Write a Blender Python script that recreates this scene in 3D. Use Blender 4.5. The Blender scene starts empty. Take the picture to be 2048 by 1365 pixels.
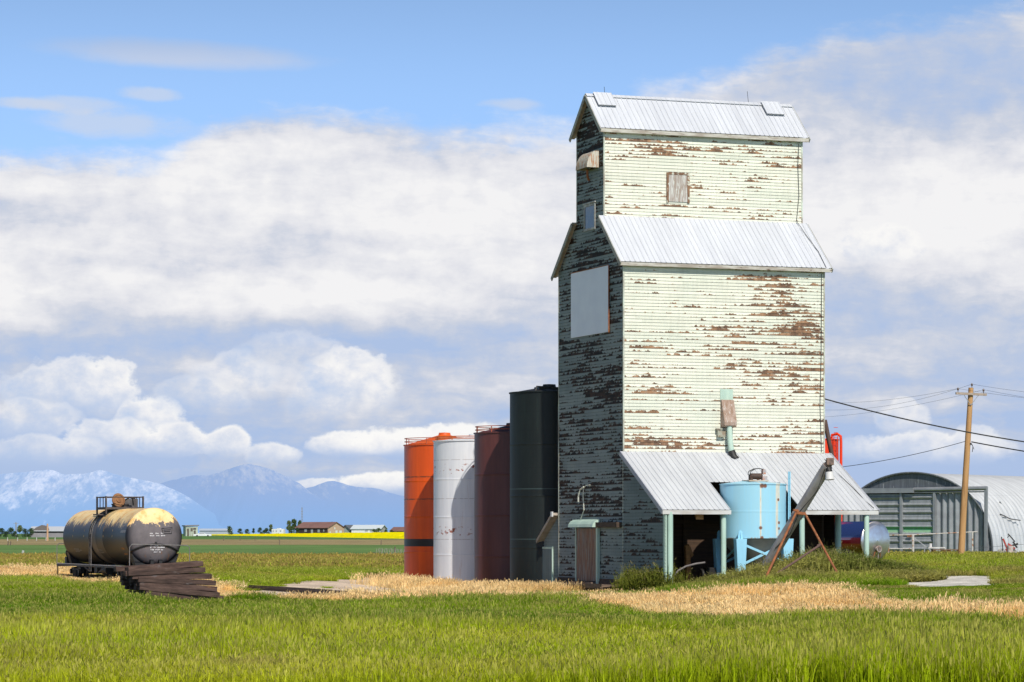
import bpy, bmesh, math, random
import numpy as np
from mathutils import Vector, Matrix
random.seed(7); RNG = np.random.default_rng(7)
scene = bpy.context.scene
COL = scene.collection
R = math.radians
F, CX, HY, CAMZ = 5940.0, 1024.0, 1068.0, 2.4

def sstep(t):
    t = np.clip(t, 0.0, 1.0); return t*t*(3-2*t)
def gz(x, y):
    """ground height"""
    x = np.asarray(x, float); y = np.asarray(y, float)
    z = -0.78*np.exp(-(((x-.5)/9.5)**2+((y-153)/27)**2))
    z = z + 0.9*sstep((x-4)/20)*sstep((y-105)/45)
    z = z + 2.1*sstep((y-700)/900)
    z = z + 0.05*np.sin(x*.31+1.3)*np.sin(y*.23)*np.exp(-y/400)
    return z
def gp(px, Y, z=None):
    """world point on the ground seen at column px, distance Y"""
    x = (px-CX)/F*Y
    return Vector((x, Y, float(gz(x, Y)) if z is None else z))
def wp(px, py, Y):
    return Vector(((px-CX)/F*Y, Y, CAMZ+(HY-py)/F*Y))
def g1(x, y): return float(gz(x, y))

# ------------------------------------------------------------------ node expression helper
class G:
    def __init__(s, nt): s.nt = nt
    def node(s, t, **kw):
        n = s.nt.nodes.new(t)
        for k, v in kw.items(): setattr(n, k, v)
        return n
    def put(s, sock, v):
        if isinstance(v, X): s.nt.links.new(v.s, sock)
        elif hasattr(v, 'is_output'): s.nt.links.new(v, sock)
        elif isinstance(v, (tuple, list)) and sock.type == 'RGBA' and len(v) == 3: sock.default_value = (*v, 1)
        else: sock.default_value = v
    def m(s, op, a, b=None, c=None):
        n = s.node('ShaderNodeMath', operation=op)
        for i, v in enumerate((a, b, c)):
            if v is not None: s.put(n.inputs[i], v)
        return X(s, n.outputs[0])
    def vec(s, x=0., y=0., z=0.):
        n = s.node('ShaderNodeCombineXYZ')
        for i, v in enumerate((x, y, z)): s.put(n.inputs[i], v)
        return X(s, n.outputs[0])
    def noise(s, v, scale=1., detail=3., rough=.55, dist=0., color=False):
        n = s.node('ShaderNodeTexNoise'); s.put(n.inputs['Vector'], v)
        n.inputs['Scale'].default_value = scale; n.inputs['Detail'].default_value = detail
        n.inputs['Roughness'].default_value = rough; n.inputs['Distortion'].default_value = dist
        return X(s, n.outputs['Color' if color else 'Fac'])
    def white(s, v):
        n = s.node('ShaderNodeTexWhiteNoise', noise_dimensions='3D'); s.put(n.inputs['Vector'], v)
        return X(s, n.outputs['Value'])
    def sm(s, v, a, b, lo=0., hi=1., kind='SMOOTHSTEP'):
        n = s.node('ShaderNodeMapRange', interpolation_type=kind)
        s.put(n.inputs[0], v); n.inputs[1].default_value = a; n.inputs[2].default_value = b
        n.inputs[3].default_value = lo; n.inputs[4].default_value = hi
        return X(s, n.outputs[0])
    def mix(s, f, a, b, blend='MIX'):
        n = s.node('ShaderNodeMix', data_type='RGBA', blend_type=blend)
        s.put(n.inputs[0], f); s.put(n.inputs[6], a); s.put(n.inputs[7], b)
        return X(s, n.outputs[2])
    def ramp(s, f, stops, interp='LINEAR'):
        n = s.node('ShaderNodeValToRGB'); cr = n.color_ramp; cr.interpolation = interp
        while len(cr.elements) > 1: cr.elements.remove(cr.elements[-1])
        for i, (p, c) in enumerate(stops):
            e = cr.elements[0] if i == 0 else cr.elements.new(p)
            e.position = p; e.color = (c, c, c, 1) if not isinstance(c, tuple) else (*c, 1)
        s.put(n.inputs[0], f)
        return X(s, n.outputs[0])
    def sep(s, v):
        n = s.node('ShaderNodeSeparateXYZ'); s.put(n.inputs[0], v)
        return [X(s, o) for o in n.outputs]
    def scalecol(s, c, f): 
        n = s.node('ShaderNodeVectorMath', operation='SCALE'); s.put(n.inputs[0], c); s.put(n.inputs['Scale'], f)
        return X(s, n.outputs[0])
    def attr(s, name, kind='GEOMETRY', out='Color'):
        n = s.node('ShaderNodeAttribute', attribute_type=kind, attribute_name=name)
        return X(s, n.outputs[out])
    def obj(s): return X(s, s.node('ShaderNodeTexCoord').outputs['Object'])
    def pos(s): return X(s, s.node('ShaderNodeNewGeometry').outputs['Position'])
class X:
    def __init__(s, g, sock): s.g, s.s = g, sock
    def __add__(s, o): return s.g.m('ADD', s, o)
    __radd__ = __add__
    def __sub__(s, o): return s.g.m('SUBTRACT', s, o)
    def __rsub__(s, o): return s.g.m('SUBTRACT', o, s)
    def __mul__(s, o): return s.g.m('MULTIPLY', s, o)
    __rmul__ = __mul__
    def __truediv__(s, o): return s.g.m('DIVIDE', s, o)
    def floor(s): return s.g.m('FLOOR', s)
    def fract(s): return s.g.m('FRACT', s)
    def mx(s, o): return s.g.m('MAXIMUM', s, o)
    def mn(s, o): return s.g.m('MINIMUM', s, o)
    def clamp(s): return s.g.sm(s, 0, 1, kind='LINEAR')

def new_mat(name):
    m = bpy.data.materials.new(name); m.use_nodes = True
    g = G(m.node_tree); b = m.node_tree.nodes['Principled BSDF']
    return m, g, b
def bump(g, b, h, strength=.4, dist=.02):
    n = g.node('ShaderNodeBump'); n.inputs['Strength'].default_value = strength; n.inputs['Distance'].default_value = dist
    g.put(n.inputs['Height'], h); g.nt.links.new(n.outputs[0], b.inputs['Normal'])
_cache = {}
def mat(name, c, c2=None, rough=.7, metal=0., scale=3., stretch=(1, 1, 1), bmp=0., spots=None, thr=.6):
    """general weathered surface: colour c drifting to c2, optional rust/wear patches"""
    if name in _cache: return _cache[name]
    m, g, b = new_mat(name)
    if c2 is None: c2 = tuple(v*.78 for v in c)
    x, y, z = g.sep(g.obj())
    v = g.vec(x*stretch[0], y*stretch[1], z*stretch[2])
    n = g.noise(v, scale, 4, .6)
    col = g.mix(g.sm(n, .3, .7), c2, c)
    if spots:
        k = g.noise(v, scale*1.7, 5, .65)
        col = g.mix(g.sm(k, thr, thr+.06), col, spots)
    g.put(b.inputs['Base Color'], col); b.inputs['Roughness'].default_value = rough; b.inputs['Metallic'].default_value = metal
    if bmp: bump(g, b, g.noise(v, scale*3, 4, .6), bmp, .02)
    _cache[name] = m
    return m

# ------------------------------------------------------------------ mesh builder
class MB:
    def __init__(s): s.v, s.f = [], []
    def add(s, vs, fs):
        o = len(s.v); s.v += [tuple(v) for v in vs]; s.f += [tuple(i+o for i in f) for f in fs]; return s
    def quad(s, a, b, c, d): return s.add([a, b, c, d], [(0, 1, 2, 3)])
    def box(s, x0, x1, y0, y1, z0, z1, M=None):
        vs = [Vector((x, y, z)) for z in (z0, z1) for y in (y0, y1) for x in (x0, x1)]
        if M is not None: vs = [M @ v for v in vs]
        return s.add(vs, [(0, 2, 3, 1), (4, 5, 7, 6), (0, 1, 5, 4), (2, 6, 7, 3), (0, 4, 6, 2), (1, 3, 7, 5)])
    def bar(s, a, b, w, h=None, up=(0, 0, 1)):
        a, b = Vector(a), Vector(b); h = h or w; d = (b-a).normalized(); up = Vector(up)
        if abs(d.dot(up)) > .98: up = Vector((0, 1, 0))
        r = d.cross(up).normalized()*w/2; u = d.cross(r).normalized()*h/2
        vs = [p+i*r+j*u for p in (a, b) for i, j in ((-1, -1), (1, -1), (1, 1), (-1, 1))]
        return s.add(vs, [(0, 1, 2, 3), (7, 6, 5, 4), (0, 4, 5, 1), (1, 5, 6, 2), (2, 6, 7, 3), (3, 7, 4, 0)])
    def tube(s, pts, r, n=10, caps=True):
        pts = [Vector(p) for p in pts]; k = len(pts)
        rs = r if isinstance(r, (list, tuple)) else [r]*k
        vs, fs = [], []; prev = None
        for i, p in enumerate(pts):
            d = (pts[min(i+1, k-1)]-pts[max(i-1, 0)]).normalized()
            ref = prev if prev is not None else (Vector((0, 0, 1)) if abs(d.z) < .9 else Vector((1, 0, 0)))
            a = (ref-d*ref.dot(d)).normalized(); b = d.cross(a); prev = a
            vs += [p+(a*math.cos(t)+b*math.sin(t))*rs[i] for t in (2*math.pi*j/n for j in range(n))]
        for i in range(k-1):
            for j in range(n):
                fs.append((i*n+j, i*n+(j+1) % n, (i+1)*n+(j+1) % n, (i+1)*n+j))
        if caps: fs += [tuple(range(n-1, -1, -1)), tuple(range((k-1)*n, k*n))]
        return s.add(vs, fs)
    def lathe(s, prof, n=40, M=None, caps=True):
        vs = [Vector((r*math.cos(2*math.pi*j/n), r*math.sin(2*math.pi*j/n), z)) for r, z in prof for j in range(n)]
        if M is not None: vs = [M @ v for v in vs]
        k = len(prof)
        fs = [(i*n+j, i*n+(j+1) % n, (i+1)*n+(j+1) % n, (i+1)*n+j) for i in range(k-1) for j in range(n)]
        if caps: fs += [tuple(range(n-1, -1, -1)), tuple(range((k-1)*n, k*n))]
        return s.add(vs, fs)
    def prism(s, poly, axis, a, b):
        """extrude a 2-D polygon along an axis (0,1,2) from a to b"""
        def P(p, t):
            q = list(p); q.insert(axis, t); return q
        n = len(poly); vs = [P(p, a) for p in poly]+[P(p, b) for p in poly]
        return s.add(vs, [tuple(range(n)), tuple(range(2*n-1, n-1, -1))]+[(i, i+n, (i+1) % n+n, (i+1) % n) for i in range(n)])
    def mesh(s, name, m, smooth=False, bevel=0):
        me = bpy.data.meshes.new(name); me.from_pydata(s.v, [], s.f); me.validate()
        bm = bmesh.new(); bm.from_mesh(me)
        bmesh.ops.recalc_face_normals(bm, faces=bm.faces)
        if bevel: bmesh.ops.bevel(bm, geom=bm.edges[:], offset=bevel, segments=1, affect='EDGES')
        bm.to_mesh(me); bm.free()
        if smooth:
            me.polygons.foreach_set('use_smooth', [True]*len(me.polygons))
            me.set_sharp_from_angle(angle=R(35))
        if m is not None: me.materials.append(m)
        return me
    def split(s, name, m, parent=None, smooth=False, bevel=0, label=None):
        """one object for every piece that is not connected to the others"""
        par = list(range(len(s.v)))
        def find(i):
            while par[i] != i: par[i] = par[par[i]]; i = par[i]
            return i
        for f in s.f:
            for q in f[1:]: par[find(q)] = find(f[0])
        grp = {}
        for f in s.f: grp.setdefault(find(f[0]), []).append(f)
        out = []
        for fs in grp.values():
            ids = sorted({i for f in fs for i in f}); mp = {i: k for k, i in enumerate(ids)}
            out.append(MB().add([s.v[i] for i in ids], [tuple(mp[i] for i in f) for f in fs]).build(name, m, parent, smooth, bevel, label))
        return out
    def build(s, name, m, parent=None, smooth=False, bevel=0, label=None):
        o = bpy.data.objects.new(name, s.mesh(name, m, smooth, bevel)); COL.objects.link(o)
        if parent is not None: o.parent = parent
        if label: o['label'] = label
        return o
def thing(name, label, cat, loc=(0, 0, 0), rz=0, group=None):
    o = bpy.data.objects.new(name, None); COL.objects.link(o); o.empty_display_size = .3
    o.location = loc; o.rotation_euler = (0, 0, rz)
    return tag(o, label, cat, group)
def tag(o, label, cat, group=None):
    o['label'] = label; o['category'] = cat
    if group: o['group'] = group
    return o
def structure(o, label=None):
    o['kind'] = 'structure'
    if label: o['label'] = label
    return o
def dup(root, loc=None, rz=None, label=None, scale=None):
    def cp(o, par):
        c = o.copy(); COL.objects.link(c); c.parent = par
        for ch in [q for q in o.children]: cp(ch, c)
        return c
    r = cp(root, root.parent)
    if loc is not None: r.location = loc
    if rz is not None: r.rotation_euler = (0, 0, rz)
    if label: r['label'] = label
    if scale is not None: r.scale = scale
    return r

# ------------------------------------------------------------------ camera and light
cam = bpy.data.cameras.new('camera'); cam.lens = F/2048*36; cam.sensor_width = 36; cam.sensor_fit = 'HORIZONTAL'
cam.shift_y = (HY-682.5)/2048; cam.clip_start = .5; cam.clip_end = 90000
co = bpy.data.objects.new('camera', cam); COL.objects.link(co)
co.location = (0, 0, CAMZ); co.rotation_euler = (R(90), 0, 0); scene.camera = co
SUN_EL, SUN_AZ = R(44.5), R(18.8)          # azimuth: degrees to the right of straight behind the camera
sd = Vector((math.sin(SUN_AZ)*math.cos(SUN_EL), -math.cos(SUN_AZ)*math.cos(SUN_EL), math.sin(SUN_EL)))
sun = bpy.data.lights.new('sun', 'SUN'); sun.energy = 4.3; sun.angle = R(.53); sun.color = (1, .955, .87)
so = bpy.data.objects.new('sun', sun); COL.objects.link(so)
so.rotation_euler = sd.to_track_quat('Z', 'Y').to_euler(); so.location = (40, -60, 80)
scene.view_settings.view_transform = 'Standard'; scene.view_settings.look = 'None'
scene.view_settings.exposure = 0; scene.view_settings.gamma = 1
cy = scene.cycles; cy.max_bounces = 5; cy.diffuse_bounces = 2; cy.glossy_bounces = 2; cy.transmission_bounces = 3; cy.transparent_max_bounces = 4
cy.caustics_reflective = False; cy.caustics_refractive = False
# ------------------------------------------------------------------ sky with clouds (world)
w = bpy.data.worlds.new('World'); scene.world = w; w.use_nodes = True
g = G(w.node_tree); w.node_tree.nodes.clear()
d = X(g, g.node('ShaderNodeTexCoord').outputs['Generated'])
dx, dy, dz = g.sep(d)
U = g.m('ARCTAN2', dx, dy)*59.4                 # azimuth, in units of about one degree
V = g.m('ARCSINE', dz)*59.4                     # elevation, same units
sky = g.node('ShaderNodeTexSky', sky_type='NISHITA'); sky.sun_disc = False
sky.sun_elevation = SUN_EL; sky.sun_rotation = R(180)-SUN_AZ; sky.altitude = 900; sky.air_density = 1.0; sky.dust_density = .6; sky.ozone_density = 2.0
up = g.node('ShaderNodeVectorMath', operation='NORMALIZE'); g.put(up.inputs[0], g.vec(dx, dy, dz*1.15+.16)); g.put(sky.inputs[0], X(g, up.outputs[0]))
skyc = g.scalecol(X(g, sky.outputs[0]), .065)
skyc = g.mix(1.0, skyc, g.mix(g.sm(V, 26, 12), (1., 1., 1.), (3.25, 3.28, 3.25)), 'MULTIPLY')
# domain warp
wv = g.noise(g.vec(U*.55, V*.9, 3.1), 1., 3, .6, color=True); wx, wy, _ = g.sep(wv)
Uw = U+(wx-.5)*1.6; Vw = V+(wy-.5)*.7
fine = g.noise(g.vec(U*1.0, V*1.7, 9.), 1.1, 7, .62)
billow = g.noise(g.vec(U*1.0, V*1.15, 5.), 1.6, 6, .58)
wisp = g.noise(g.vec(Uw*.20, Vw*1.15+U*.03, 1.7), 1., 7, .6)
broad = g.noise(g.vec(Uw*.16, Vw*.55, 4.2), 1., 4, .55)
def pc(px, py): return ((px-CX)/100, (HY-py)/100)
# cloud deck: upper edge as a function of azimuth
edge = [(-200, 330), (0, 312), (180, 318), (330, 330), (420, 262), (520, 232), (700, 236), (850, 262), (1000, 262), (1150, 262), (1290, 200), (1400, 176), (1560, 108), (1700, 80), (1850, 58), (2048, 25), (2300, 60)]
stops = [(((x-CX)/100+14)/28, ((HY-y)/100)/12) for x, y in edge]
Vb = g.ramp((U+14.)/28., stops)*12.
Vb = X(g, Vb.s)
deck = g.sm(Vb-V+(fine-.5)*.9+(wisp-.5)*1.5, -.25, .55)
lowcut = g.sm(V, 40, 20)
# brightness inside the deck
br = .60+(broad-.5)*1.0+(wisp-.5)*1.25+(fine-.5)*.45+(billow-.5)*.70
def gauss(px, py, sx, sy, amp):
    cx, cy = pc(px, py)
    a = (Uw-cx)/(sx/100); b = (Vw-cy)/(sy/100)
    return g.m('EXPONENT', (a*a+b*b)*-.5)*(amp*1.2)
for t in [(690, 585, 190, 60, .34), (0, 590, 60, 80, .3), (420, 430, 330, 60, .24), (1000, 450, 260, 120, .22), (1800, 440, 230, 70, .3), (1960, 480, 90, 60, .2),
          (330, 590, 300, 50, .12), (700, 255, 280, 26, -.30), (850, 300, 160, 30, -.2), (1750, 190, 330, 60, -.20), (1950, 110, 200, 70, -.22), (640, 672, 330, 24, -.34),
          (230, 700, 230, 24, -.30), (900, 700, 240, 40, -.25), (1780, 590, 260, 40, -.2), (1900, 650, 250, 30, -.22), (650, 475, 130, 14, -.2)]:
    br = br+gauss(*t)
white_, lilac, hazy = (.90, .895, .905), (.56, .60, .72), (.44, .56, .79)
low = g.sm(V, 4.3, 1.6)                          # toward the horizon the deck thins into blue haze
br = br-low*.55+low*(wisp-.5)*.9
cc = g.ramp(br, [(0., (.42, .54, .78)), (.25, (.50, .58, .75)), (.46, (.61, .65, .75)), (.66, (.75, .76, .815)), (.98, white_)])
skyc = g.scalecol(skyc, g.sm(V, 8.5, 11.5, 1., .86))
col = g.mix(deck*lowcut, skyc, cc)
# lens-shaped cloud and scraps in the blue gap
def soft(px, py, rx, ry, k=.6, lo=1.15, hi=.1):
    cx, cy = pc(px, py); a = (U-cx)/(rx/100); b = (V-cy-(U-cx)*-.035)/(ry/100)
    return g.sm(a*a+b*b+(wisp-.5)*k*2+(fine-.5)*k*1.8, lo, hi)
lens = soft(360, 122, 320, 34, .35, 1.1, .0)
col = g.mix(lens*.78, col, g.mix(g.sm(V, 9.2, 9.75), (.58, .64, .78), (.44, .54, .74)))
for t in [(240, 262, 150, 28), (150, 225, 120, 16), (300, 200, 60, 14), (1030, 217, 60, 14), (60, 225, 70, 12)]:
    col = g.mix(soft(*t, 1.3, 1.5, .0)*.62, col, (.62, .68, .80))
# heaped cumulus in front of the haze
def puff(col, px, py, rx, ry, op=1., base=.55, k=2.0):
    cx, cy = pc(px, py); a = (U-cx)/(rx/100); b = (V-cy)/(ry/100)
    q = a*a+b*b+(billow-.5)*k+(fine-.5)*k*.7
    m_ = g.sm(q, 1.10, .64)*g.sm(b, -1.0, .15)*op
    lit = b*.30+a*.18+base-.06+(billow-.5)*2.0+(fine-.5)*.8+g.sm(q, .55, 1.)*.18
    c = g.ramp(lit, [(0., (.52, .63, .83)), (.4, (.68, .73, .84)), (.75, (.88, .88, .90)), (1., (.97, .96, .94))])
    return g.mix(m_, col, c)
for t in [(150, 790, 150, 75, .75, .5), (470, 765, 95, 60, .6, .5), (220, 775, 70, 55, .9, .6), (300, 840, 70, 50, .95, .6), (350, 885, 90, 40, .95, .6), (230, 880, 120, 40, .8, .55),
          (590, 740, 130, 80, .45, .35), (700, 775, 95, 80, .95, .56), (455, 888, 52, 40, .95, .66), (545, 912, 60, 28, .8, .55), (700, 890, 90, 30, .95, .82), (800, 886, 120, 34, .98, .9), (920, 880, 120, 36, .95, .9),
          (760, 968, 110, 26, .95, .85), (640, 972, 60, 16, .7, .7), (1760, 500, 90, 46, .7, .75), (1800, 845, 55, 40, .7, .6), (1850, 900, 170, 40, .75, .6), (1950, 890, 90, 36, .6, .6), (1800, 815, 30, 20, .6, .6), (60, 850, 110, 50, .6, .45), (100, 905, 120, 36, .6, .42), (400, 800, 110, 46, .5, .42), (1300, 900, 90, 30, .6, .6), (640, 800, 70, 60, .6, .4)]:
    col = puff(col, *t)
# the clouds stand in a belt round the view; the rest of the dome is clear sky, blended so no edge shows
belt = g.sm(g.m('ABSOLUTE', U), 26, 19)*g.sm(V, 15, 12.5)*g.sm(V, -1.2, -.4)
col = g.mix(belt, skyc, col)
bg = g.node('ShaderNodeBackground'); g.put(bg.inputs[0], col)
bg2 = g.node('ShaderNodeBackground'); g.put(bg2.inputs[0], skyc)
mxs = g.node('ShaderNodeMixShader'); g.put(mxs.inputs[0], g.m('GREATER_THAN', belt, 0.))
w.node_tree.links.new(bg2.outputs[0], mxs.inputs[1]); w.node_tree.links.new(bg.outputs[0], mxs.inputs[2]); bg = mxs
out = g.node('ShaderNodeOutputWorld'); w.node_tree.links.new(bg.outputs[0], out.inputs[0])
w.cycles.sampling_method = 'MANUAL'; w.cycles.sample_map_resolution = 256
# ------------------------------------------------------------------ ground zones (world polygons, metres)
def poly_w(pts):  # corner list given as (column, row) on level ground, turned into metres
    out = []
    for px, py in pts:
        Y = CAMZ*F/(py-HY); out.append(((px-CX)/F*Y, Y))
    return np.array(out)
def inside(P, x, y):
    c = np.zeros(x.shape, bool); n = len(P); j = n-1
    for i in range(n):
        xi, yi = P[i]; xj, yj = P[j]
        c ^= ((yi > y) != (yj > y)) & (x < (xj-xi)*(y-yi)/(yj-yi+1e-12)+xi); j = i
    return c
DRY = poly_w([(a_, b_+(9 if k_ > 14 else 5)) for k_, (a_, b_) in enumerate([(-300, 1146), (-80, 1162), (130, 1163), (250, 1172), (440, 1197), (520, 1206), (700, 1208), (900, 1206), (1150, 1208), (1230, 1222), (1320, 1232), (1500, 1247), (1700, 1251), (1850, 1256), (2200, 1272),
              (2200, 1238), (2000, 1226), (1850, 1216), (1760, 1203), (1660, 1176), (1500, 1176), (1420, 1188), (1330, 1190), (1240, 1187), (1150, 1188), (1100, 1172), (1000, 1163), (830, 1163), (700, 1180), (560, 1184), (440, 1166), (240, 1140), (130, 1134), (-300, 1128)])])
GRAVEL = poly_w([(460, 1186), (520, 1170), (600, 1158), (700, 1151), (800, 1147), (970, 1147), (970, 1164), (850, 1180), (780, 1196), (680, 1203), (560, 1201)])
ROAD = np.array([(20.5, 142.), (60, 158), (60, 153.2), (24., 138.5)])
PATCH = np.array([(16.0, 130.0), (17.6, 134.0), (21.5, 132.0), (19.6, 121.5), (17.0, 121.0)])
BA = Vector((5.256, 140.0, 0)); BROT = R(20)
def b2w(u, v, z=0.):
    return Vector((BA.x+u*math.cos(BROT)-v*math.sin(BROT), BA.y+u*math.sin(BROT)+v*math.cos(BROT), z))
FLOOR = np.array([b2w(*p)[:2] for p in [(0, -4.6), (10.4, -4.3), (10.4, 8.5), (0, 8.5)]])
WEEDS = np.array([b2w(*p)[:2] for p in [(0.8, -11), (3.5, -15.0), (7.5, -15.5), (9.0, -14.5), (10.9, -10.), (11.3, -6.), (11.2, -4.6), (10.3, -4.0), (0.3, -3.9)]])
def near_noise(x, y, s, seed):
    r = np.random.default_rng(seed); t = np.zeros(x.shape)
    for o in range(5):
        a = r.uniform(0, 6.28, 4); k = s*(1.7**o)
        t += (np.sin(x*k*np.cos(a[0])+y*k*np.sin(a[0])+a[1])+np.sin(x*k*np.cos(a[2])-y*k*np.sin(a[2])+a[3]))*.6**o
    return t/3.2
def dry_mask(x, y):
    jx = x+near_noise(x, y, .9, 3)*1.0; jy = y+near_noise(x, y, .5, 4)*1.8
    return inside(DRY, jx, jy)
def tint_green(x, y):
    """colour of living grass at a place"""
    n = near_noise(x, y, .16, 11); n2 = near_noise(x, y, .55, 12)
    t = np.clip(.46+.75*n+.55*n2, 0, 1)[..., None]
    lush = np.array([.12, .26, .005]); mid = np.array([.36, .46, .010]); pale = np.array([.70, .70, .045])
    near = sstep((y-58-8*n)/22)[..., None]              # nearest strip is paler, seeding grass
    a = pale*(t*.65+.05)+mid*(1-(t*.65+.05)); b = lush*(1-t*.5)+mid*(t*.5)
    c = a*(1-near)+b*near
    far = sstep((y-116)/25)[..., None]
    red = np.array([.47, .36, .070]); ol = np.array([.36, .47, .030])
    tr_ = np.clip(t*1.3-.55, 0, .6); f = ol*(1-tr_)+red*tr_
    f2 = sstep((y-215)/60)[..., None]; f = f*(1-f2*.5)+red*f2*.5
    return c*(1-far)+f*far
def tint_dry(x, y):
    n = near_noise(x, y, .5, 21); t = np.clip(.5+.6*n, 0, 1)[..., None]
    return np.array([1.0, .78, .42])*t+np.array([.95, .62, .22])*(1-t)
def axis_pts(fine0, fine1, step, far, grow, both):
    p = list(np.arange(fine0, fine1+1e-6, step)); s = step; q = fine1
    while q < far: s *= grow; q += s; p.append(q)
    if both:
        s = step; q = fine0
        while q > -far: s *= grow; q -= s; p.insert(0, q)
    return np.array(p)
xs = axis_pts(-36, 40, .5, 9000, 1.22, True)
ys = np.concatenate([np.linspace(-200, 30, 10)[:-1], np.arange(30, 205, .6), 205+np.cumsum(.6*1.035**np.arange(150))])
ys = ys[ys < 2600]; ys = np.concatenate([ys, np.geomspace(2700, 16000, 14)])
GX, GY = np.meshgrid(xs, ys); GZ = gz(GX, GY)
me = bpy.data.meshes.new('ground'); nx, ny = len(xs), len(ys)
idx = np.arange(nx*ny).reshape(ny, nx)
fq = np.stack([idx[:-1, :-1], idx[:-1, 1:], idx[1:, 1:], idx[1:, :-1]], -1).reshape(-1, 4)
me.from_pydata(np.stack([GX, GY, GZ], -1).reshape(-1, 3).tolist(), [], fq.tolist())
gc = tint_green(GX, GY)*.62
dm = dry_mask(GX, GY); gc[dm] = tint_dry(GX, GY)[dm]*.62
gr = inside(GRAVEL, GX+near_noise(GX, GY, 1., 7)*.9, GY+near_noise(GX, GY, .6, 8)*3.); gv = np.clip(.5+.6*near_noise(GX, GY, .7, 17), 0, 1)[..., None]; gc[gr] = (np.array([.74, .59, .46])*gv+np.array([.56, .45, .35])*(1-gv))[gr]
ro = inside(ROAD, GX, GY+near_noise(GX, GY, .6, 9)*.6); gc[ro] = (.40, .34, .28)
pa = inside(PATCH, GX+near_noise(GX, GY, 1.6, 5)*.55, GY+near_noise(GX, GY, .9, 6)*2.2); gc[pa] = (.66, .62, .56)
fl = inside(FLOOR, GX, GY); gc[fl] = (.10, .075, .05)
def band(y0, y1, soft): return (sstep((GY-y0)/soft)*(1-sstep((GY-y1)/soft)))[..., None]
wob = near_noise(GX, GY, .012, 31)*18
for y0, y1, c, s in [(290, 640, (.125, .215, .06), 14), (640, 985, (.30, .235, .115), 22), (985, 20000, (.095, .18, .05), 25)]:
    k = (sstep((GY+wob-y0)/s)*(1-sstep((GY+wob-y1)/s)))[..., None]
    gc = gc*(1-k)+np.array(c)*k
ca = me.color_attributes.new('zone', 'FLOAT_COLOR', 'POINT')
ca.data.foreach_set('color', np.concatenate([gc, np.ones((ny, nx, 1))], -1).astype('f4').ravel())
me.polygons.foreach_set('use_smooth', [True]*len(me.polygons))
m, g, b = new_mat('ground_cover')
p = g.pos(); px_, py_, pz_ = g.sep(p)
n1 = g.noise(p, 1.3, 6, .65); n2 = g.noise(p, 14., 3, .6); n3 = g.noise(g.vec(px_*.05, py_*.012, 0.), 1., 5, .6)
k = g.sm(n1, .25, .75, .72, 1.28)*g.sm(n2, .25, .75, .75, 1.25)*g.sm(n3, .3, .7, .85, 1.17)
g.put(b.inputs['Base Color'], g.scalecol(g.attr('zone'), k)); b.inputs['Roughness'].default_value = 1.; b.inputs['Specular IOR Level'].default_value = .1
bump(g, b, n1+n2*.5, .6, .08)
me.materials.append(m)
ground = bpy.data.objects.new('ground', me); COL.objects.link(ground); structure(ground, 'prairie ground with grass, gravel and distant fields')

# canola crop: raised flowering sheet beyond the pale strip
cx0, cx1 = [], []
me = bpy.data.meshes.new('canola_field'); vs, fs = [], []
NXc, NYc = 130, 16
for j in range(NYc+1):
    for i in range(NXc+1):
        px = 395+i/NXc*760; f = np.clip((px-395)/420, 0, 1.6)
        Yf = 1400-370*f**.8 if f <= 1 else 1030
        Y = Yf+(1425-Yf)*(j/NYc)
        x = (px-CX)/F*Y; z = g1(x, Y)+(0. if j == 0 else .15+1.15*f+random.uniform(-.2, .2)*min(1, f+.1))
        vs.append((x, Y, z))
for j in range(NYc):
    for i in range(NXc):
        a = j*(NXc+1)+i; fs.append((a, a+1, a+NXc+2, a+NXc+1))
me.from_pydata(vs, [], fs)
m, g, b = new_mat('canola_bloom')
n = g.noise(g.pos(), .35, 4, .6)
g.put(b.inputs['Base Color'], g.mix(g.sm(n, .3, .62), (.62, .60, .01), (.92, .76, .004))); b.inputs['Roughness'].default_value = 1.; b.inputs['Specular IOR Level'].default_value = 0
me.materials.append(m)
cf = bpy.data.objects.new('canola_field', me); COL.objects.link(cf); cf['kind'] = 'stuff'; tag(cf, 'bright yellow flowering canola crop in front of the distant houses', 'crop')

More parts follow.
